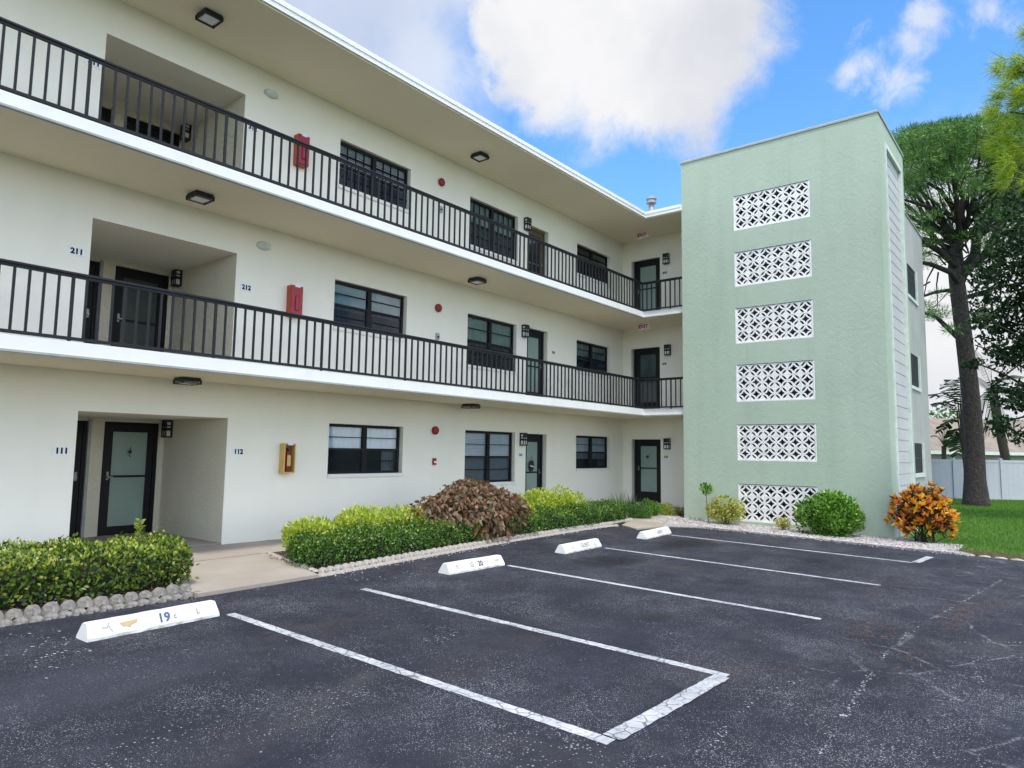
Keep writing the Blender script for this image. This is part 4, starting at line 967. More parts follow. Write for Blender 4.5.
g_ = pebbles('gravel', reg_gravel, 7000, .010, .028); tag(g_, 'pale crushed shell gravel around the foot of the green tower', 'gravel', kind='stuff')
def reg_spill(n):
    y = rng.uniform(-9, -2.4, n); x = 15.2-np.abs(rng.normal(0, .10, n)); a = np.stack([x, y], 1)
    x2 = rng.uniform(5.4, 14, n); y2 = np.array([edge_y(q) for q in x2])-np.abs(rng.normal(0, .06, n)); return np.concatenate([a, np.stack([x2, y2], 1)[:n//2]])
g_ = pebbles('gravel', reg_spill, 500, .006, .014, dz=.004); tag(g_, 'loose pale grit scattered on the asphalt along the kerb', 'gravel', kind='stuff')
# leaf litter in beds and gravel, pine needles on the asphalt
def litter(name, n, fn, L, W, mat, label, cat):
    P = fn(n); n = len(P); a = rng.uniform(0, 6.28, n); D = np.stack([np.cos(a), np.sin(a), rng.normal(0,.12,n)], 1)
    P3 = np.concatenate([P, (Gn(P[:,0],P[:,1])+P[:,2] if P.shape[1]>2 else Gn(P[:,0],P[:,1])+.012)[:,None]], 1) if P.shape[1] == 2 else P
    V, F = leafV(P3, D, rng.uniform(*L, n), rng.uniform(*W, n), .1, up=np.tile([0,0,1.], (n,1))); tag(np_mesh(name, V, F, mat), label, cat, kind='stuff')
def bedpts(n):
    a = np.stack([rng.uniform(-1, 3.8, n), rng.uniform(-2.88, -1.4, n), np.zeros(n)], 1); b = np.stack([rng.uniform(5.6, 14.5, n*2), rng.uniform(-2.75, -1.3, n*2), np.zeros(n*2)], 1)
    b = b[b[:,1] > np.array([edge_y(x) for x in b[:,0]])+.15]; c = np.stack([rng.uniform(15.35, 16.75, n), rng.uniform(-8.7, -2.6, n), np.zeros(n)], 1)
    q = np.concatenate([a, b, c[:n//2]]); q[:,2] = Gn(q[:,0], q[:,1])+.045; return q
litter('leaf_litter', 1500, bedpts, (.03,.07), (.012,.03), 'litter_leaf', 'dry brown leaves scattered in the beds and gravel', 'leaf litter')
def needlepts(n):
    q = []
    for cx, cy, sx_, sy_, k in ((10.7,-8.5,.7,.25,.3),(9.5,-9.4,.6,.12,.25),(7.8,-8.8,.4,.12,.15),(7.0,-9.3,.5,.15,.1),(10.8,-9.7,.6,.2,.15),(13,-9,1.5,.8,.1)):
        m_ = int(n*k); q.append(np.stack([rng.normal(cx, sx_, m_), rng.normal(cy, sy_, m_)], 1))
    q = np.concatenate(q); return np.concatenate([q, (Gn(q[:,0],q[:,1])+.006)[:,None]], 1)
litter('pine_needles', 1500, needlepts, (.05,.13), (.003,.006), 'needle_litter', 'brown fallen pine needles drifted on the asphalt', 'pine needles')
# sprinklers
for x, y, lb in ((2.60,-2.72,'under the left hedge'),(6.87,-2.72,'at the start of the right hedge'),(9.84,-2.46,'in the gap below the copper shrub'),(12.86,-2.28,'at the far end of the right hedge')):
    e = empty('sprinkler_head', (x, y, G(x,y)), f'small white sprinkler pipe {lb}', 'sprinkler', 'white sprinkler heads'); z = G(x,y)
    MB().lathe((x,y,z), [(.015,0),(.015,.075)], 10).build('pipe', 'sprinkler_pvc', e); MB().lathe((x,y,z+.075), [(.017,0),(.018,.02),(.01,.03)], 10).build('cap', 'lamp_black', e)
tag(MB().tube([(16.45,-5.37,G(16.4,-5.4)),(16.45,-5.37,.12)], .022, 8).build('marker_stake', 'sprinkler_pvc'), 'short white plastic pipe standing by the lowest breeze-block screen', 'pipe')

# ---------------------------------------------------------------- hedges and shrubs
def hedge_like(name, label, cat, x0, x1, y0, y1, h, nleaf, L, W, mats, tipmat=None, group=None, round_=.25, amp=.05, coreM='hedge_core', yfn=None, hfn=None, updir=.55, lift=.0, tipfrac=.3):
    cx, cy = (x0+x1)/2, (y0+y1)/2; zb = G(cx, cy); e = empty(name, (cx, cy, zb), label, cat, group)
    def surf(n):
        # points on a rounded box: top, front, back, ends
        A = [(x1-x0)*(y1-y0), (x1-x0)*h*1.1, (x1-x0)*h*.5, (y1-y0)*h, (y1-y0)*h]; A = np.array(A)/sum(A); k = rng.choice(5, n, p=A)
        u, v = rng.random(n), rng.random(n); P = np.zeros((n,3)); N = np.zeros((n,3))
        P[:,0] = x0+(x1-x0)*u; P[:,1] = y0+(y1-y0)*v; P[:,2] = h; N[k==0] = (0,0,1)
        f = k==1; P[f,1] = y0; P[f,2] = h*v[f]; N[f] = (0,-1,0); f = k==2; P[f,1] = y1; P[f,2] = h*v[f]; N[f] = (0,1,0)
        f = k==3; P[f,0] = x1; P[f,1] = y0+(y1-y0)*u[f]; P[f,2] = h*v[f]; N[f] = (1,0,0); f = k==4; P[f,0] = x0; P[f,1] = y0+(y1-y0)*u[f]; P[f,2] = h*v[f]; N[f] = (-1,0,0)
        # round the edges
        r = round_; C0 = np.array([x0+r, y0+r, -9]); C1 = np.array([x1-r, y1-r, h-r]); Q = np.clip(P, C0, C1); d = P-Q; ln = np.linalg.norm(d, axis=1, keepdims=True); P = Q+d/np.maximum(ln, 1e-6)*np.minimum(ln, r); N = np.where(ln > 1e-4, d/np.maximum(ln,1e-6), N)
        a = amp*(np.sin(P[:,0]*5.1+P[:,1]*3)+.7*np.sin(P[:,0]*11.7+P[:,2]*9+1)+.6*np.sin(P[:,1]*13+P[:,2]*7+P[:,0]*4))/1.6
        P = P+N*a[:,None]
        if hfn is not None: P[:,2] *= hfn(P[:,0])
        if yfn is not None: P[:,1] += yfn(P[:,0])
        return P, N
    P, N = surf(nleaf); depth = np.abs(rng.normal(0, .065, nleaf)) - .035 - .05*(rng.random(nleaf) < .04); P = P-N*depth[:,None]
    keep = (P[:,2] > .05+.10*rng.random(nleaf)**2); P, N, depth = P[keep], N[keep], depth[keep]; n = len(P)
    D = unit(N*.6+np.array([0,0,updir])+rdir(n)*.9); P[:,2] += Gn(P[:,0], P[:,1])+lift
    V, F = leafV(P, D, rng.uniform(*L, n), rng.uniform(*W, n), .22, up=unit(N+.6*rdir(n)))
    if tipmat:
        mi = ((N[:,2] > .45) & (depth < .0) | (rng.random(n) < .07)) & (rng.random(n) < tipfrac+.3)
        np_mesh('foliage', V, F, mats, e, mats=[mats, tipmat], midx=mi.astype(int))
    else: np_mesh('foliage', V, F, mats, e)
    # dark woody core
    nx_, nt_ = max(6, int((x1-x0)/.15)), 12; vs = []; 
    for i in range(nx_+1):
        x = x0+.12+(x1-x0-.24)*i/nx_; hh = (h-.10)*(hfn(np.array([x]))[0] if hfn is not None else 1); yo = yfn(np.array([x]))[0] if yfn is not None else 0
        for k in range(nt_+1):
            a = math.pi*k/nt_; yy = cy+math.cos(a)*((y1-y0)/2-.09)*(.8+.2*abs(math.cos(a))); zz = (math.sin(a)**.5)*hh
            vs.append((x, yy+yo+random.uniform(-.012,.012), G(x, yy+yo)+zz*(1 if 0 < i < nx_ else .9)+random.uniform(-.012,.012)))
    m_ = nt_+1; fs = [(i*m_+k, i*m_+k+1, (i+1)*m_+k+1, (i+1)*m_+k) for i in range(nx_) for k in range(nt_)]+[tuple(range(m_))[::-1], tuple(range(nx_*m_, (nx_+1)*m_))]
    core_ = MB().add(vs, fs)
    # twigs showing near the foot
    tw_ = core_
    for _ in range(int((x1-x0)*9)):
        x = random.uniform(x0+.05, x1-.05); yo = yfn(np.array([x]))[0] if yfn is not None else 0; y = y0+yo+random.uniform(.02,.12)
        tw_.tube([(x, y+.1, G(x,y)), (x+random.uniform(-.05,.05), y+.03, G(x,y)+.12), (x+random.uniform(-.15,.15), y-random.uniform(0,.06), G(x,y)+random.uniform(.2,.32))], [.008,.006,.003], 5)
    tw_.build('branches', coreM, e)
    return e
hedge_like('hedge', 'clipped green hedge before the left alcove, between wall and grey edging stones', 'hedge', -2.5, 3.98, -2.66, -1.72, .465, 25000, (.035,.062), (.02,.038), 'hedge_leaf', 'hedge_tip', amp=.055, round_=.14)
# one tall shoot standing out of it
e = empty('sprout', (3.15,-2.0,G(3.1,-2)), 'single tall light green shoot rising out of the left hedge', 'plant')
MB().tube([(3.62,-2.05,.3),(3.63,-2.04,.52),(3.64,-2.05,.66)], [.006,.005,.003], 5).build('stem', 'pale_twig', e)
P = np.array([(3.635,-2.045,.50+.03*i) for i in range(6) for _ in range(5)]); D = unit(rdir(30)*[1,1,.4]+[0,0,.5]); V, F = leafV(P, D, .075, .032); np_mesh('foliage', V, F, 'hedge_tip', e)
yf2 = lambda x: np.interp(x, [5.4, 6.9, 10.2, 13.3, 15], [0, .13, .42, .56, .70])
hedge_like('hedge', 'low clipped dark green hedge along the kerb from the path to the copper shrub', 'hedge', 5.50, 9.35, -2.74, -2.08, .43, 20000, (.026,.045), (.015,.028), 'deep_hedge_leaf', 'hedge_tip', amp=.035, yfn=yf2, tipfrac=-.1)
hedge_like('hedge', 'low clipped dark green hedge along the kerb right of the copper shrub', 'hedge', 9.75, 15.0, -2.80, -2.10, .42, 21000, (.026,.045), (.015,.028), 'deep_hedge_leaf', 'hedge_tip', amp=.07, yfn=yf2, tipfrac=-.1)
def bushball(name, label, cat, c, r, nleaf, L, W, mat, zfrac=1.0, group=None, stems=0, up=.4, tipm=None, droop=0.0, lumps=6, core=True, inner=.35, stemM='pale_twig', lumpk=.5):
    c = np.array(c, float); r = np.array(r, float); gz = G(c[0], c[1]); e = empty(name, (c[0], c[1], gz), label, cat, group)
    lc = [np.zeros(3)]+[rdir(1)[0]*np.array([.55,.55,.45]) for _ in range(lumps)]; lr = [.72]+[random.uniform(.32,.52)*lumpk/.5 for _ in range(lumps)]
    per = nleaf//len(lc)+1; PP = []; NN = []
    for q, (o, rr) in enumerate(zip(lc, lr)):
        m_ = int(per*(1.8 if q == 0 else .85)); d = rdir(m_); rad = rr*(1-inner*rng.random(m_)**2); p = o+d*rad[:,None]; PP.append(p); NN.append(d)
    P = np.concatenate(PP); N = np.concatenate(NN); k = np.linalg.norm(P, axis=1) < 1.08; P, N = P[k], N[k]; P = c+P*r; P[:,2] = np.maximum(P[:,2], gz+.06); n = len(P)
    D = unit(N*.7+np.array([0,0,up])+rdir(n)*.8); V, F = leafV(P, D, rng.uniform(*L, n), rng.uniform(*W, n), .2, up=unit(N+.5*rdir(n)), droop=droop)
    if tipm: mi = (N[:,2] > .2)&(rng.random(n) < .75); np_mesh('foliage', V, F, mat, e, mats=[mat, tipm], midx=mi.astype(int))
    else: np_mesh('foliage', V, F, mat, e)
    s = MB()
    for i in range(max(stems, 4)):
        a = random.uniform(0, 6.28); q = rdir(1)[0]*r*.6; tip = (c[0]+q[0], c[1]+q[1], c[2]+abs(q[2])*.5)
        s.tube([(c[0]+.05*math.cos(a), c[1]+.05*math.sin(a), gz-.02), ((c[0]*1.3+tip[0]*.7)/2+.02*math.cos(a), (c[1]*1.3+tip[1]*.7)/2, (gz+tip[2])/2), tip], [.016,.012,.005], 6)
    s.build('stems', stemM, e); return e
# gold variegated shrubs behind the kerb hedge
gold = [((6.05,-1.95,.26),(.50,.42,.38)),((6.95,-1.85,.30),(.55,.42,.42)),((7.85,-1.80,.30),(.52,.40,.40)),((8.65,-1.75,.26),(.45,.38,.34)),
        ((11.0,-1.72,.28),(.50,.40,.42)),((12.0,-1.60,.36),(.48,.38,.50)),((12.75,-1.62,.40),(.45,.38,.52)),((13.4,-1.60,.30),(.42,.36,.42))]
gl = ['first yellow-green variegated shrub beside the concrete path','second yellow-green shrub from the path, below the cabinet window','yellow-green shrub below the left ground-floor window','yellow-green shrub touching the left of the copper shrub',
      'yellow-green shrub touching the right of the copper shrub','yellow-green shrub in front of the ground-floor single door','tallest yellow-green shrub, right of the single door','yellow-green shrub below the far ground-floor window']
for (c, r), lb in zip(gold, gl): bushball('variegated_shrub', lb, 'shrub', c, r, 2600, (.045,.08), (.022,.04), 'gold_leaf', group='variegated shrubs behind the kerb hedge', up=.7, lumps=8)
# copper shrub
bushball('copper_shrub', 'large copper-brown drooping shrub between the two kerb hedges', 'shrub', (9.32,-1.98,.40), (1.50,.62,.66), 9000, (.08,.14), (.045,.08), 'copper_leaf', up=-.25, droop=.35, lumps=12, stems=9, stemM='twig', inner=.3, lumpk=.58)
# plants at the inner corner
def tuft(name, label, cat, c, n, L, W, mat, spread=.5, group=None, arch=True):
    gz = G(c[0], c[1]); e = empty(name, (c[0], c[1], gz), label, cat, group); V = []; F = []
    for i in range(n):
        a = rng.uniform(0, 6.28); tilt = rng.uniform(.1, 1.0)*spread*1.6; l = rng.uniform(*L); wd = rng.uniform(*W); d = np.array([math.cos(a), math.sin(a)]); p = np.array([c[0]+d[0]*.05*rng.random()*2, c[1]+d[1]*.05, gz]); s = np.array([-d[1], d[0], 0]); o = len(V); seg = 4
        for k in range(seg+1):
            u = k/seg; ang = tilt*(.5+(1.1*u if arch else 0)); q = p+np.array([d[0]*math.sin(ang), d[1]*math.sin(ang), math.cos(ang)])*l*u; ww = wd*(1-u*u*.95)
            V += [q-s*ww/2, q+s*ww/2]
        F += [(o+2*k, o+2*k+1, o+2*k+3, o+2*k+2) for k in range(seg)]
    np_mesh('foliage', V, F, mat, e); return e
tuft('grassy_plant', 'tall grassy green plant at the end of the right hedge', 'plant', (15.1,-1.75,0), 170, (.5,.78), (.012,.022), 'blade_leaf', .45)
tuft('grassy_plant', 'spiky dark green plant before the ground-floor end door', 'plant', (16.3,-1.45,0), 90, (.45,.7), (.02,.035), 'palm_leaf', .6)
bushball('green_shrub', 'small bright green shrub beside the ground-floor end door', 'shrub', (16.6,-1.75,.05), (.36,.34,.30), 1500, (.05,.09), (.014,.024), 'bright_bush_leaf', up=.5)
bushball('green_shrub', 'bushy green plant in the corner between the grassy and spiky plants', 'shrub', (15.75,-1.95,.0), (.36,.30,.36), 1700, (.05,.09), (.014,.024), 'blade_leaf', up=.6)
bushball('green_shrub', 'low green shrub at the foot of the spiky plant nearest the end wall', 'shrub', (17.2,-2.0,.0), (.34,.30,.22), 900, (.05,.09), (.014,.024), 'hedge_tip', up=.6)
tuft('bromeliad', 'low bronze bromeliad in the gravel left of the tower foot', 'plant', (17.3,-2.35,0), 40, (.22,.34), (.03,.05), 'bronze_blade', .75)
tuft('bromeliad', 'low yellow-green bromeliad in the gravel before the grey plinth', 'plant', (17.7,-2.1,0), 36, (.22,.34), (.03,.05), 'yellow_bush_leaf', .75)
# shrubs at the tower
bushball('yellow_shrub', 'open yellow-leaved shrub with bare stems left of the lowest breeze-block screen', 'shrub', (16.25,-3.98,.22), (.40,.58,.42), 1700, (.045,.085), (.025,.045), 'yellow_bush_leaf', stems=14, lumps=9, lumpk=.42)
e = empty('sapling', (16.3,-3.50,G(16.3,-3.5)), 'thin green sapling with a leafy top beside the yellow shrub', 'sapling')
MB().tube([(16.3,-3.52,-.15),(16.3,-3.49,.3),(16.3,-3.46,.62)], [.012,.01,.006], 6).build('stem', 'pale_twig', e)
P = np.array([16.3,-3.47,.66])+rdir(130)*rng.random((130,1))**.4*[.13,.13,.13]; V, F = leafV(P, unit(P-[16.3,-3.47,.55]+.3*rdir(130)*.3), .085, .045); np_mesh('foliage', V, F, 'bright_bush_leaf', e)
bushball('yellow_shrub', 'tiny yellowing shrub in the gravel under the lowest breeze-block screen', 'shrub', (16.25,-5.32,-.03), (.14,.20,.17), 260, (.04,.075), (.02,.035), 'yellow_bush_leaf', stems=6)
bushball('green_shrub', 'full rounded bright green shrub against the green tower', 'shrub', (16.10,-6.36,.29), (.50,.76,.58), 7500, (.055,.10), (.03,.055), 'bright_bush_leaf', stems=12, lumps=12, lumpk=.6, inner=.28)
for i, (y, lb) in enumerate(((-3.15, 'left'), (-3.0, 'right'))):
    tuft('weed', f'tiny green weed at the tower foot, {lb} of the pair', 'plant', (16.5,y,0), 9, (.10,.16), (.01,.018), 'blade_leaf', .5, 'weeds at the tower foot')
# croton
def croton(c, r, nros, label):
    gz = G(c[0], c[1]); e = empty('croton_shrub', (c[0], c[1], gz), label, 'shrub'); PH = []; DH = []; PD = []; DD = []; s = MB()
    for i in range(nros):
        z_ = 1-2*(i+.5)/nros; th = i*2.39996; rr_ = math.sqrt(max(0, 1-z_*z_)); d = np.array([rr_*math.cos(th), rr_*math.sin(th), z_])
        if d[2] < -.80: continue
        p = np.array(c)+d*np.array(r)*rng.uniform(.62,1.12)*(1+.12*math.sin(th*2+z_*4)); ax = unit(d*.7+np.array([0,0,.9]))
        for k in range(13): a = unit(ax*rng.uniform(.4,1.1)+rdir(1)[0]*.75); (PH if (k < 10) else PD).append(p); (DH if (k < 10) else DD).append(a)
        p2 = p-d*np.array(r)*.28
        for k in range(12): PD.append(p2+rdir(1)[0]*.06); DD.append(unit(rdir(1)[0]+d*.5))
        s.tube([(c[0]+rng.uniform(-.16,.16), c[1]+rng.uniform(-.2,.2), gz-.02), tuple((np.array([c[0],c[1],gz])*.5+p*.5)+rdir(1)[0]*.06), tuple(p)], [.009,.007,.004], 5) if i % 3 == 0 else None
    n = len(PH); V, F = leafV(np.array(PH), np.array(DH), rng.uniform(.10,.17,n), rng.uniform(.055,.09,n), .25); np_mesh('bright_leaves', V, F, 'croton_hot', e)
    n = len(PD); V, F = leafV(np.array(PD), np.array(DD), rng.uniform(.12,.18,n), rng.uniform(.035,.06,n), .25); np_mesh('dark_leaves', V, F, 'croton_dark', e)
    s.build('stems', 'twig', e)
croton((16.62,-8.02,.36), (.47,.55,.50), 115, 'orange and yellow croton shrub at the right corner of the green tower')

# ---------------------------------------------------------------- lawn blades
n = 110000
u = rng.random(n)**1.3; x = 15.32+u*24; y = rng.uniform(-13.2, -4.0, n); k = (y < -8.72)|((x > 17.4)&(y < -7.6))|((x > 24.2)&(y < -7.3+(x-24)*.28))
x, y = x[k], y[k]; n = len(x); P = np.stack([x, y, Gn(x, y)-.03], 1); D = unit(np.stack([rng.normal(0,.4,n), rng.normal(0,.4,n), np.ones(n)], 1)); V, F = blades(P, D, rng.uniform(.04,.085,n), rng.uniform(.007,.014,n)*(1+(x-15)/12))
tag(np_mesh('grass', V, F, 'grass_blade'), 'short green lawn grass right of the tower', 'grass', kind='stuff')
n = 6500; x = 15.35+np.abs(rng.normal(0,.4,n)); y = np.where(rng.random(n) < .6, rng.normal(-9.2,.4,n), rng.uniform(-12.5,-8.75,n)); y = np.minimum(y, -8.6); P = np.stack([x, y, Gn(x,y)-.03], 1); D = unit(np.stack([rng.normal(0,.5,n), rng.normal(0,.5,n), np.ones(n)], 1)); V, F = blades(P, D, rng.uniform(.04,.09,n), .009)
tag(np_mesh('dry_grass', V, F, 'litter_leaf'), 'dry tan grass along the lawn edge', 'grass', kind='stuff')

# ---------------------------------------------------------------- fence
FA = Vector((33.6,-2.9)); FBv = Vector((39.5,-8.42)); fd_ = (FBv-FA).normalized(); fn = empty('vinyl_fence', (36.3,-5.5,G(36.3,-5.5)), 'long white vinyl privacy fence behind the lawn', 'fence')
FL_ = 26; s = 0.0; s0 = (Vector((38.0,-7.0))-FA).length
postD = [(Vector((37.2,-6.33))-FA).length+k*2.42 for k in range(-2, 9)]
Hf = 1.82
def fpt(s, off=0): q = FA+fd_*s; return (q.x-fd_.y*off, q.y+fd_.x*off)
def fbox(mb, s0, s1, o0, o1, z0, z1):
    P = [fpt(s0,o0), fpt(s1,o0), fpt(s1,o1), fpt(s0,o1)]; zb = -.36
    mb.add([(x,y,zb+z0) for x,y in P]+[(x,y,zb+z1) for x,y in P], [(3,2,1,0),(4,5,6,7),(0,1,5,4),(1,2,6,5),(2,3,7,6),(3,0,4,7)])
for a, b in zip(postD, postD[1:]):
    m_ = MB(); fbox(m_, a+.06, b-.06, -.012, .012, .06, Hf-.08)
    k = a+.06
    while k < b-.1: fbox(m_, k, k+.006, -.016, .016, .12, Hf-.13); k += .28
    fbox(m_, a+.06, b-.06, -.03, .03, Hf-.13, Hf-.02); fbox(m_, a+.06, b-.06, -.03, .03, .0, .12); m_.build('fence_panel', 'vinyl_white', fn)
for a in postD:
    m_ = MB(); fbox(m_, a-.065, a+.065, -.065, .065, -.05, Hf+.01); fbox(m_, a-.08, a+.08, -.08, .08, Hf+.01, Hf+.03); fbox(m_, a-.05, a+.05, -.05, .05, Hf+.03, Hf+.07); m_.build('post', 'vinyl_white', fn)

# ---------------------------------------------------------------- house beyond the fence
hA = at(905, 452, 46); hB = at(1110, 456, 52); hz = 1.75; hr = empty('house', (hA.x, hA.y, -.35), 'low house with a tan shingle roof beyond the white fence', 'house')
hd = Vector((hB.x-hA.x, hB.y-hA.y, 0)).normalized(); hn = Vector((-hd.y, hd.x, 0)); hn = hn if hn.dot(Vector((1,0,0))) > 0 else -hn; Lh = (Vector((hB.x,hB.y,0))-Vector((hA.x,hA.y,0))).length
def hp(u, v, z): q = Vector((hA.x, hA.y, 0))+hd*u+hn*v; return (q.x, q.y, z)
m_ = MB(); m_.add([hp(.5,.6,-.4),hp(Lh,.6,-.4),hp(Lh,8,-.4),hp(.5,8,-.4),hp(.5,.6,hz),hp(Lh,.6,hz),hp(Lh,8,hz),hp(.5,8,hz)], [(3,2,1,0),(4,5,6,7),(0,1,5,4),(1,2,6,5),(2,3,7,6),(3,0,4,7)]); m_.build('wall', 'house_wall', hr)
rz = 4.5; m_ = MB(); m_.add([hp(0,0,hz+.2),hp(Lh+.5,0,hz+.2),hp(Lh+.5,8.6,hz+.2),hp(0,8.6,hz+.2),hp(2.8,4.3,rz),hp(Lh-2.4,4.3,rz)], [(0,1,5,4),(1,2,5),(2,3,4,5),(3,0,4),(3,2,1,0)]); m_.build('roof', 'roof_shingle', hr)
m_ = MB(); m_.add([hp(-.03,-.03,hz),hp(Lh+.53,-.03,hz),hp(Lh+.53,.05,hz),hp(-.03,.05,hz),hp(-.03,-.03,hz+.22),hp(Lh+.53,-.03,hz+.22),hp(Lh+.53,.05,hz+.22),hp(-.03,.05,hz+.22)], [(3,2,1,0),(4,5,6,7),(0,1,5,4),(1,2,6,5),(2,3,7,6),(3,0,4,7)]); m_.build('gutter', 'white_trim', hr)

# ---------------------------------------------------------------- trees
def limb(mb, pts, r0, r1, n=8, jit=.0):
    k = len(pts); rad = [r0+(r1-r0)*i/(k-1) for i in range(k)]; mb.tube(pts, rad, n)
def curve(a, b, sag, n=6, side=None):
    a = Vector(a); b = Vector(b); out = []; sd_ = side or Vector((0,0,1))
    for i in range(n+1): u = i/n; out.append(a.lerp(b, u)+sd_*sag*math.sin(math.pi*u))
    return out
# big umbrella-crowned pine on the lawn
D0 = 27.0
base = at(975, 499, D0); tb = empty('pine_tree', (base.x, base.y, G(base.x, base.y)), 'tall umbrella-crowned pine with a thick bare trunk before the white fence', 'tree')
tr = MB(); tp = [(977,512,.54),(976,500,.46),(975,480,.38),(974,440,.34),(971,400,.32),(968,371,.305),(963,330,.29),(958,290,.28),(955,268,.25),(955,248,.17),(960,222,.10),(966,195,.05)]
tr.tube([at(x, y, D0) for x, y, _ in tp], [r for *_, r in tp], 18); tr.build('trunk', 'pine_bark', tb, True)
lb = MB()
def L2(pxs, r0, r1, dd=0.0, n=8):
    k = len(pxs); pts = [at(x, y, D0+dd*i/(k-1)) for i, (x, y) in enumerate(pxs)]; lb.tube(pts, [r0+(r1-r0)*i/(k-1) for i in range(k)], n); return pts[-1]
L2([(960,285),(950,272),(930,264),(908,260)], .13, .05, -2); L2([(958,268),(940,252),(915,236),(898,226)], .13, .04, -3)
L2([(962,300),(950,290),(936,292),(924,296)], .10, .05, 1); L2([(958,277),(956,250),(962,225),(958,200)], .26, .12, 0); L2([(958,280),(975,255),(978,220),(972,190)], .24, .10, 3)
L2([(958,275),(985,255),(1005,215),(1030,190)], .2, .08, 4); L2([(962,225),(945,212),(925,206),(905,200)], .12, .04, -3); L2([(958,215),(940,190),(920,178)], .10, .04, -2)
L2([(972,215),(960,190),(948,165)], .10, .04, 1); L2([(975,215),(995,190),(1015,165)], .12, .04, 2); L2([(966,345),(950,330),(935,316),(925,313)], .12, .05, 1); L2([(958,300),(990,290),(1010,285)], .10, .04, 1)
L2([(958,262),(935,246),(912,243)], .09, .03, -1); L2([(958,250),(940,232),(918,222),(902,214)], .09, .03, 2); L2([(1005,215),(1025,200),(1050,185)], .1, .04, 0)
# hidden crown limbs behind and in front
for k in range(16):
    a = k/16*6.283; c0 = at(962, 240, D0); tip = at(962, 175, D0)+Vector((math.cos(a)*random.uniform(2.2,4.2), math.sin(a)*random.uniform(2.2,4.2), random.uniform(-.8,.8))); lb.tube(curve(c0, tip, -.4), [.10-.012*i for i in range(7)], 6)
TWIGS = True
# needles: puffs fill an umbrella canopy
def puffs(centres, rad, nper, L, W, mat, parent, up=.35, name='needles'):
    C = np.array([tuple(c) for c in centres]); n = len(C)*nper; idx = np.repeat(np.arange(len(C)), nper); rr = np.repeat(np.asarray(rad) if hasattr(rad,'__len__') else np.full(len(C), rad), nper)
    d = rdir(n); P = C[idx]+d*(rr*rng.random(n)**.6)[:,None]*np.array([1.15,1.15,.42]); D = unit(d+np.array([0,0,up])+.5*rdir(n)); V, F = blades(P, D, rng.uniform(*L, n), W); return np_mesh(name, V, F, mat, parent)
cc = []; ctr = at(978, 200, D0)
def in_crown(px, py):
    top = np.interp(px, [893,900,915,940,965,1000,1040,1080], [141,131,126,121,117,114,110,118]); bot = np.interp(px, [893,910,930,950,975,1000,1040,1080], [178,192,182,188,205,225,235,220]); return top+4 < py < bot
tries = 0
while len(cc) < 560 and tries < 40000:
    tries += 1; px = random.uniform(893, 1080); py = random.uniform(104, 240); dd = random.gauss(0, 2.3)
    if abs(dd) > 4.5: continue
    lim = 1-(abs(dd)/5.5)**2
    if in_crown(px, py+ (1-lim)*18) and in_crown(px, py): 
        g = math.sin(px*.11+dd*1.3)+math.sin(py*.17+px*.05+dd)+math.sin(px*.31-py*.23)
        dens = 1 if py < 160 else .42
        if g > -.6 and random.random() < dens: cc.append(at(px, py, D0+dd))
puffs(cc, .46, 190, (.12,.22), .026, 'pine_needle', tb, up=.15)
low_c = []
for (x, y, sx_, sy_, n) in ((905,215,12,9,12),(915,245,12,8,10),(908,262,12,5,8),(930,225,14,8,8),(940,212,10,8,8),(925,310,16,8,9),(940,322,9,6,4),(900,195,8,10,10),(1010,240,18,12,18),(985,245,10,8,6),(915,198,10,6,9)):
    for _ in range(n): low_c.append(at(random.gauss(x, sx_), random.gauss(y, sy_), D0+random.gauss(-.5, 1.8)))
puffs(low_c, .40, 120, (.12,.20), .022, 'pine_needle', tb, name='lower_needles')

for pl_ in ([(957,262),(930,232),(903,222)],[(956,250),(925,238),(897,240)],[(975,240),(1000,222),(1030,212)],[(960,235),(985,205),(1015,200)],[(955,245),(938,205),(915,188)],[(960,230),(965,200),(985,180)]): L2(pl_, .09, .03, random.uniform(-2,2))
for c_ in random.sample(cc, 45)+low_c[::3]:
    hub = at(random.choice([955, 958, 975, 990, 940]), random.choice([262, 250, 235, 240]), D0+random.uniform(-1, 1)); c_ = Vector(c_)
    a_ = hub.lerp(c_, .35)+Vector((0,0,-.25)); lb.tube([a_, a_.lerp(c_, .4)+Vector((0,0,.15)), a_.lerp(c_, .75)+Vector(rdir(1)[0]*.15), c_], [.034,.024,.016,.008], 5)
lb.build('limbs', 'limb_bark', tb, True)
# dark broadleaf tree at the right, nearer than the pine
D1 = 21.0; tbp = at(1075, 505, D1); t2 = empty('broadleaf_tree', (tbp.x, tbp.y, G(tbp.x, tbp.y)), 'dark glossy broadleaf tree at the right edge overlapping the pine trunk', 'tree')
m_ = MB(); m_.tube([Vector((tbp.x, tbp.y, G(tbp.x,tbp.y)-.1)), at(1070,430,D1), at(1062,360,D1), at(1055,300,D1)], [.26,.2,.17,.12], 12); m_.build('trunk', 'pine_bark', t2, True)
m_ = MB(); P_ = []; 
clus = [(1010,300,38),(1040,260,40),(1000,345,26),(1030,340,34),(1060,320,40),(990,270,22),(1010,230,26),(1045,200,30),(985,320,16),(1015,390,24),(1045,400,30),(1000,425,12),(1020,430,16),(1080,270,40),(1090,350,40),(990,225,16),(975,345,10),(972,362,9),(1000,190,22),(1035,165,22)]
for (x, y, r_) in clus:
    tip = at(x, y, D1+random.uniform(-1,1)); m_.tube(curve(at(1060, min(y+50,420), D1), tip, .2, 5), [.06,.05,.04,.03,.025,.015], 6)
    k = int(r_*r_*1.05); rm = r_/FPX*D1; d = rdir(k); P_.append(np.array(tuple(tip))+d*(rm*rng.random(k)**.45)[:,None]*np.array([1,1,.95]))
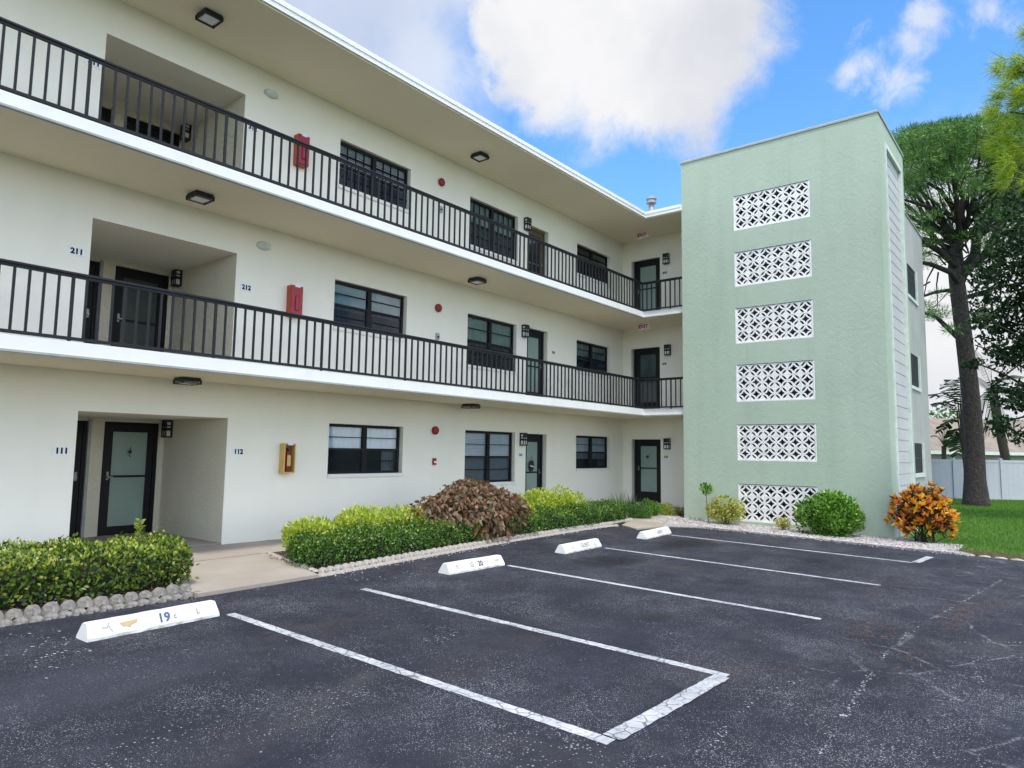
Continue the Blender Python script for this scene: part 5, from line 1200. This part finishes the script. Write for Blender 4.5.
m_.build('limbs', 'limb_bark', t2, True)
P_ = np.concatenate(P_); 
g = np.sin(P_[:,0]*3.1+P_[:,2]*2.2)+np.sin(P_[:,2]*4.3+P_[:,1]*2.7)+.5*np.sin(P_[:,1]*7); P_ = P_[g > -.95]; n = len(P_)
V, F = leafV(P_, unit(rdir(n)+[0,0,-.35]), rng.uniform(.13,.24,n), rng.uniform(.06,.11,n), .15); np_mesh('foliage', V, F, 'dark_green_leaf', t2)

# lime-green long-needled pine reaching in from the right
D2 = 12.0; b3 = at(1135, 620, D2); b3.z = G(b3.x, b3.y); t3 = empty('pine_tree', b3, 'lime-green long-needled pine branch tree leaning in at the top right corner', 'tree')
m_ = MB(); m_.tube([b3-Vector((0,0,.1)), at(1128,400,D2), at(1122,250,D2), at(1115,100,D2), at(1110,-40,D2)], [.24,.19,.16,.13,.08], 12); m_.build('trunk', 'pine_bark', t3, True)
m_ = MB(); cl = []; 
for (x0, y0, x1, y1) in ((1115,110,1010,112),(1115,120,1003,150),(1113,80,1012,85),(1113,60,1015,72),(1118,150,1018,175),(1112,20,1040,40),(1120,60,1180,30),(1120,120,1190,110)):
    A = at(x0, y0, D2); B = at(x1, y1, D2+random.uniform(-.5,.5)); cv_ = curve(A, B, -.10, 6); m_.tube(cv_, [.045-.006*i for i in range(7)], 6)
    for i in range(3, 7):
        for _ in range(4): cl.append((cv_[i]+Vector(rdir(1)[0]*.22), (B-A).normalized()))
m_.build('limbs', 'limb_bark', t3, True)
for (x, y) in ((1003,62),(1008,85),(1000,95),(995,112),(1002,125),(996,150),(1008,160),(1014,140),(1016,105),(1014,170),(1020,60),(1022,90),(1020,120),(1024,155),(1012,75),(1004,140)):
    cl.append((at(x, y, D2+random.uniform(-.5,.5)), (at(900,y+10,D2)-at(1000,y,D2)).normalized()))
PB = []; DB = []
for c_, d_ in cl:
    k = 75; dd = unit(np.array(tuple(d_))*.9+np.array([0,0,-.05])+rdir(k)*.75); PB.append(np.array(tuple(c_))+rdir(k)*.07); DB.append(dd)
PB = np.concatenate(PB); DB = np.concatenate(DB); V, F = blades(PB, DB, rng.uniform(.22,.36,len(PB)), .011); np_mesh('needles', V, F, 'lime_needle', t3)

# palm and bird-of-paradise plants before / behind the fence
def frond(V, F, a, b, sag, leaflen, nl, droop=.5, wd=.05):
    a = np.array(tuple(a)); b = np.array(tuple(b)); side = unit(np.cross(b-a, [0,0,1.0]))
    for i in range(nl):
        u = (i+1)/nl; p = a+(b-a)*u+np.array([0,0,sag*math.sin(math.pi*u*.9)]); ll = leaflen*math.sin(math.pi*(.15+.8*u))**.7
        for s_ in (-1, 1):
            d = unit(side*s_*.9+unit(b-a)*.6+np.array([0,0,-droop])); q = p+d*ll; t_ = np.cross(d, [0,0,1.0])*wd/2; o = len(V); V += [p-t_*.6, p+t_*.6, (p+q)/2+t_+[0,0,.03], q, (p+q)/2-t_+[0,0,.03]]; F += [(o,o+1,o+2,o+4),(o+4,o+2,o+3,o+3)]
def palm(base_, crown, rtrunk, fr, label, name='palm_tree', leaflen=.5, nl=22, mat='palm_leaf', wd=.05):
    b_ = Vector(base_); b_.z = G(b_.x, b_.y); e = empty(name, b_, label, 'palm tree' if 'palm' in name else 'plant'); c_ = Vector(crown)
    MB().tube(curve(b_-Vector((0,0,.1)), c_, .05, 6, Vector((0,1,0))), [rtrunk*1.15]+[rtrunk]*5+[rtrunk*1.1], 10).build('trunk', 'palm_bark', e, True); V = []; F = []; rb = MB()
    for tip, sag in fr: frond(V, F, c_, tip, sag, leaflen, nl, wd=wd); rb.tube([Vector(c_).lerp(Vector(tip), k/6)+Vector((0,0,sag*math.sin(math.pi*k/6*.9))) for k in range(7)], [.022-.003*k for k in range(7)], 5)
    F = [f if f[2] != f[3] else f for f in F]; Q = [f for f in F if f[2] != f[3]]; T = [(f[0],f[1],f[2]) for f in F if f[2] == f[3]]
    me = bpy.data.meshes.new('fronds'); w_ = wloc(e); me.from_pydata([(v[0]-w_.x, v[1]-w_.y, v[2]-w_.z) for v in V], [], Q+T); me.materials.append(MATS[mat]); o = bpy.data.objects.new('fronds', me); COL.objects.link(o); o.parent = e
    rb.build('frond_ribs', 'palm_bark', e); return e
DP = 43.0
palm(at(1012, 470, DP), at(992, 388, DP), .26, [(at(1030+random.uniform(-10,10), 360, DP), .3), (at(960, 380, DP+1), .5), (at(968, 425, DP-1), .5), (at(1030, 405, DP-1), .5), (at(990, 350, DP), .1), (at(1010,430,DP+.6), .3), (at(975,352,DP+1), .3), (at(1024,380,DP+2), .5), (at(982,440,DP+1), .3)], 'dark leaning palm right of the pine trunk', leaflen=.95, nl=30, wd=.09)
palm(at(946, 480, 39.5), at(944, 446, 39.5), .12, [(at(930+5*k, 428+ (k-3)**2*1.2, 39.5+random.uniform(-1,1)), .35) for k in range(9)], 'small feathery palm just above the fence beside the building', leaflen=.4, nl=26)
# giant bird of paradise: big torn paddle leaves
def paddle(e, V, F, a, b, wd):
    a = np.array(tuple(a)); b = np.array(tuple(b)); d = b-a; side = unit(np.cross(d, [0,0,1.0])); n = 14
    for i in range(n):
        u0, u1 = i/n, (i+.72)/n; w0 = wd*math.sin(math.pi*(.08+.86*u0))**.6
        for s_ in (-1, 1):
            p0 = a+d*u0+[0,0,.25*math.sin(math.pi*u0)]; p1 = a+d*u1+[0,0,.25*math.sin(math.pi*u1)]; tw_ = rng.uniform(-.5,.1)
            q0 = p0+side*s_*w0+np.array([0,0,tw_*w0])+unit(d)*.1; q1 = p1+side*s_*w0*.9+np.array([0,0,(tw_-.15)*w0])+unit(d)*.1; o = len(V); V += [p0, p1, q1, q0]; F.append((o,o+1,o+2,o+3))
DBp = 29.5; bb = at(968, 497, DBp); bb.z = G(bb.x, bb.y); e = empty('bird_of_paradise', bb, 'giant bird-of-paradise plant with torn paddle leaves behind the pine trunk', 'plant'); V = []; F = []; s = MB()
for (x, y, x2, y2) in ((958,402,932,396),(957,412,936,404),(958,420,940,432),(960,405,946,385),(962,428,950,444),(960,395,952,380),(985,400,1003,385),(962,438,958,455),(990,410,1008,402)):
    a = at(x, y, DBp+random.uniform(-.5,.5)); b = at(x2, y2, DBp+random.uniform(-1,1)); s.tube([Vector((bb.x, bb.y, bb.z+.2)), (Vector(bb)+a)/2+Vector((0,0,.3)), a], [.05,.035,.02], 6); paddle(e, V, F, a, b, .42)
np_mesh('leaves', V, F, 'dark_green_leaf', e); s.build('stalks', 'palm_bark', e)

# distant trees beyond the house
def far_tree(px, py, D, rx, rz, label, n=2600, mat='far_leaf', leaf=.5):
    c_ = at(px, py, D); zb = G(c_.x, c_.y); e = empty('distant_tree', (c_.x, c_.y, zb), label, 'tree', 'trees beyond the house')
    MB().tube([(c_.x, c_.y, zb-.1), (c_.x+.2, c_.y, (c_.z+zb)/2), (c_.x, c_.y, c_.z)], [.3,.24,.15], 8).build('trunk', 'limb_bark', e)
    PP = []
    for _ in range(16):
        o = rdir(1)[0]*np.array([.6,.6,.5]); d = rdir(n//16); PP.append(o+d*(.42*rng.random(n//16)**.4)[:,None])
    P = np.array(tuple(c_))+np.concatenate(PP)*np.array([rx,rx,rz]); m_ = len(P); V, F = leafV(P, rdir(m_), rng.uniform(.5,1,m_)*leaf, rng.uniform(.4,.7,m_)*leaf); np_mesh('foliage', V, F, mat, e)
far_tree(925, 432, 72, 6.5, 4.2, 'bright green domed tree beyond the house roof, beside the building')
far_tree(1000, 442, 78, 6, 3.2, 'low green tree beyond the house roof, behind the palm', mat='bright_bush_leaf')
far_tree(1050, 436, 74, 6, 4, 'green tree beyond the right end of the house roof')
far_tree(1130, 430, 80, 9, 6, 'broad green tree beyond the house, right of the frame')
far_tree(860, 425, 90, 8, 5, 'round green tree beyond the fence, hidden behind the green tower')
